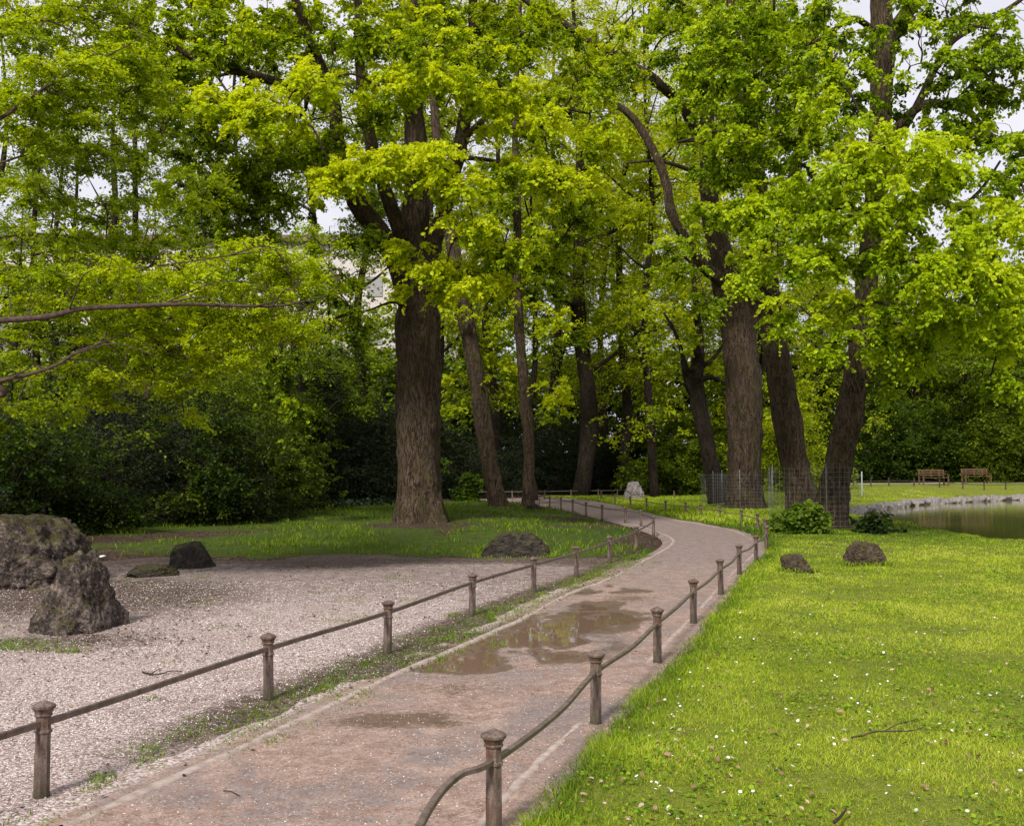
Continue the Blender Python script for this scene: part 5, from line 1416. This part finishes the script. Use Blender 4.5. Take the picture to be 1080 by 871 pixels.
# daisies: one head of petals round a low centre, copied
def daisies():
    b = MB(); n = 12
    for k in range(n):
        a = k * 2 * math.pi / n; d_ = np.array([[math.cos(a), math.sin(a), .12]]); 
        V, Fq, C = leaf_geo(d_ * .002, d_, np.array([[0, 0, 1.0]]), np.array([.0115]), .55, np.array([[.8, .8, .8]]), True); b.add(V, Fq)
    V, Fi = ICO[2]; b.add(V * [.0035, .0035, .002] + [0, 0, .002], Fi)
    me_o = b.build('daisy', M['white'], None, False)
    proto = me_o
    me = proto.data
    rng = np.random.default_rng(99)
    centers = [(900,740),(930,700),(880,720),(1030,735),(1060,735),(860,690),(780,700),(850,760),(740,720),(700,750),(960,690),(1050,660),(1020,650),(820,650),(870,640),(760,680),(660,740),(730,790),(690,830),(770,860),(920,810),(980,770),(1060,800),(640,760)]
    cnt = 0
    while cnt < 270:
        if rng.random() < .65:
            c = centers[rng.integers(len(centers))]; px = c[0] + rng.normal(0, 26); py = c[1] + rng.normal(0, 14)
        else: px = rng.uniform(560, 1078); py = rng.uniform(615, 868)
        if py < 608 or py > 870 or px > 1085: continue
        p = gp(px, py, .09)
        if p[0] < Rx(p[1]) + .5: continue
        o = proto if cnt == 0 else link(bpy.data.objects.new('daisy', me))
        o.location = (float(p[0]), float(p[1]), float(height(p[0], p[1])) + rng.uniform(.042, .062))
        s_ = rng.uniform(.45, .95); o.scale = (s_, s_, s_)
        o.rotation_euler = (rng.normal(.25, .35), rng.normal(0, .35), rng.uniform(0, 6))
        tag(o, 'small white daisy in the sunlit lawn', 'flower', 'white daisies scattered over the lawn'); cnt += 1
daisies()

def stick(pts, r, label, mat='palebranch', forks=()):
    b = MB(); P = catmull(np.array(pts), 6); P = P + .006 * np.stack([vnoise(P, 9, 2, q) for q in range(3)], 1)
    b.add(*tube(P, np.linspace(r, r * .45, len(P)), 7))
    for f in forks: Q = catmull(np.array(f), 5); b.add(*tube(Q, np.linspace(r * .6, r * .3, len(Q)), 6))
    o = b.build('fallen_twig', M[mat], None, True); tag(o, label, 'twig')
def G(px, py, z=.1): return gp(px, py, z)
stick([G(898,777,.11), G(920,772,.115), G(945,771,.11), G(973,767,.11)], .0065, 'long pale forked twig lying in the middle of the lawn', forks=[[G(932,771,.115), G(948,763,.13), G(967,758,.12)]])
stick([G(880,866,.115), G(886,861,.12), G(893,853,.115)], .009, 'short thick brown twig near the bottom of the lawn', 'twig')
stick([G(150,708,.012), G(165,711,.03), G(178,708,.012), G(192,708,.012)], .007, 'thin dark forked twig lying on the gravel between the two nearest posts', 'twig', forks=[[G(160,710,.02), G(166,706,.02), G(170,704,.012)]])
stick([G(236,834,.018), G(244,835,.02), G(252,839,.018)], .004, 'tiny dark twig on the near end of the path', 'twig')

b = MB(); V, Fi = rock_shape(5, (.09, .05, .03), sub=3, rough=.3); b.add(V, Fi)
sc = b.build('paper_scrap', M['white'], None, False); p = gp(107, 590); sc.location = (p[0], p[1], .05)
tag(sc, 'small white scrap of paper in the grass behind the pointed boulder', 'litter')

# ------------------------------------------------------------------ light, sky, camera
SUN_EL, SUN_AZ = math.radians(42), math.radians(202)   # azimuth clockwise from +Y (the view direction)
w = bpy.data.worlds.new('World'); scene.world = w; w.use_nodes = True
nt = w.node_tree; nt.nodes.clear(); B = NB(nt)
sky = B.n('ShaderNodeTexSky'); sky.sky_type = 'NISHITA'; sky.sun_disc = False
sky.sun_elevation = SUN_EL; sky.sun_rotation = SUN_AZ; sky.dust_density = 3.0; sky.air_density = 1.0
tc = B.n('ShaderNodeTexCoord')
cl = B.noise(tc.outputs['Generated'], 2.2, 6, 0.6, .3)
cloud = B.ramp(cl, [(0.35, (6.6, 6.7, 7.8)), (0.6, (9.2, 9.0, 9.6))])
colr = B.mix(.90, sky.outputs[0], cloud)
bg = B.n('ShaderNodeBackground'); bg.inputs['Strength'].default_value = .108
B.l(colr, bg.inputs['Color'])
wo = B.n('ShaderNodeOutputWorld'); B.l(bg.outputs[0], wo.inputs['Surface'])

sun = bpy.data.lights.new('sun', 'SUN'); sun.energy = 5.0; sun.angle = math.radians(10); sun.color = (1.0, .95, .87)
so = link(bpy.data.objects.new('sun', sun))
dirv = Vector((math.sin(SUN_AZ) * math.cos(SUN_EL), math.cos(SUN_AZ) * math.cos(SUN_EL), math.sin(SUN_EL)))
so.rotation_euler = dirv.to_track_quat('Z', 'Y').to_euler(); so.location = (0, -20, 40)

cam = bpy.data.cameras.new('camera'); co = link(bpy.data.objects.new('camera', cam))
cam.sensor_width = 36; cam.sensor_fit = 'HORIZONTAL'; cam.lens = F / 1080 * 36
cam.clip_start = .05; cam.clip_end = 2000
co.location = (0, 0, EYE); co.rotation_euler = (math.pi / 2 + PITCH, 0, 0)
scene.camera = co
scene.view_settings.view_transform = 'Standard'; scene.view_settings.look = 'None'
scene.view_settings.exposure = 0; scene.view_settings.gamma = 1
scene.render.engine = 'CYCLES'
scene.cycles.max_bounces = 6; scene.cycles.diffuse_bounces = 4; scene.cycles.transmission_bounces = 4
tot = sum(len(o.data.polygons) for o in bpy.data.objects if o.type == 'MESH')
print('POLYS', tot, 'OBJECTS', len(bpy.data.objects))
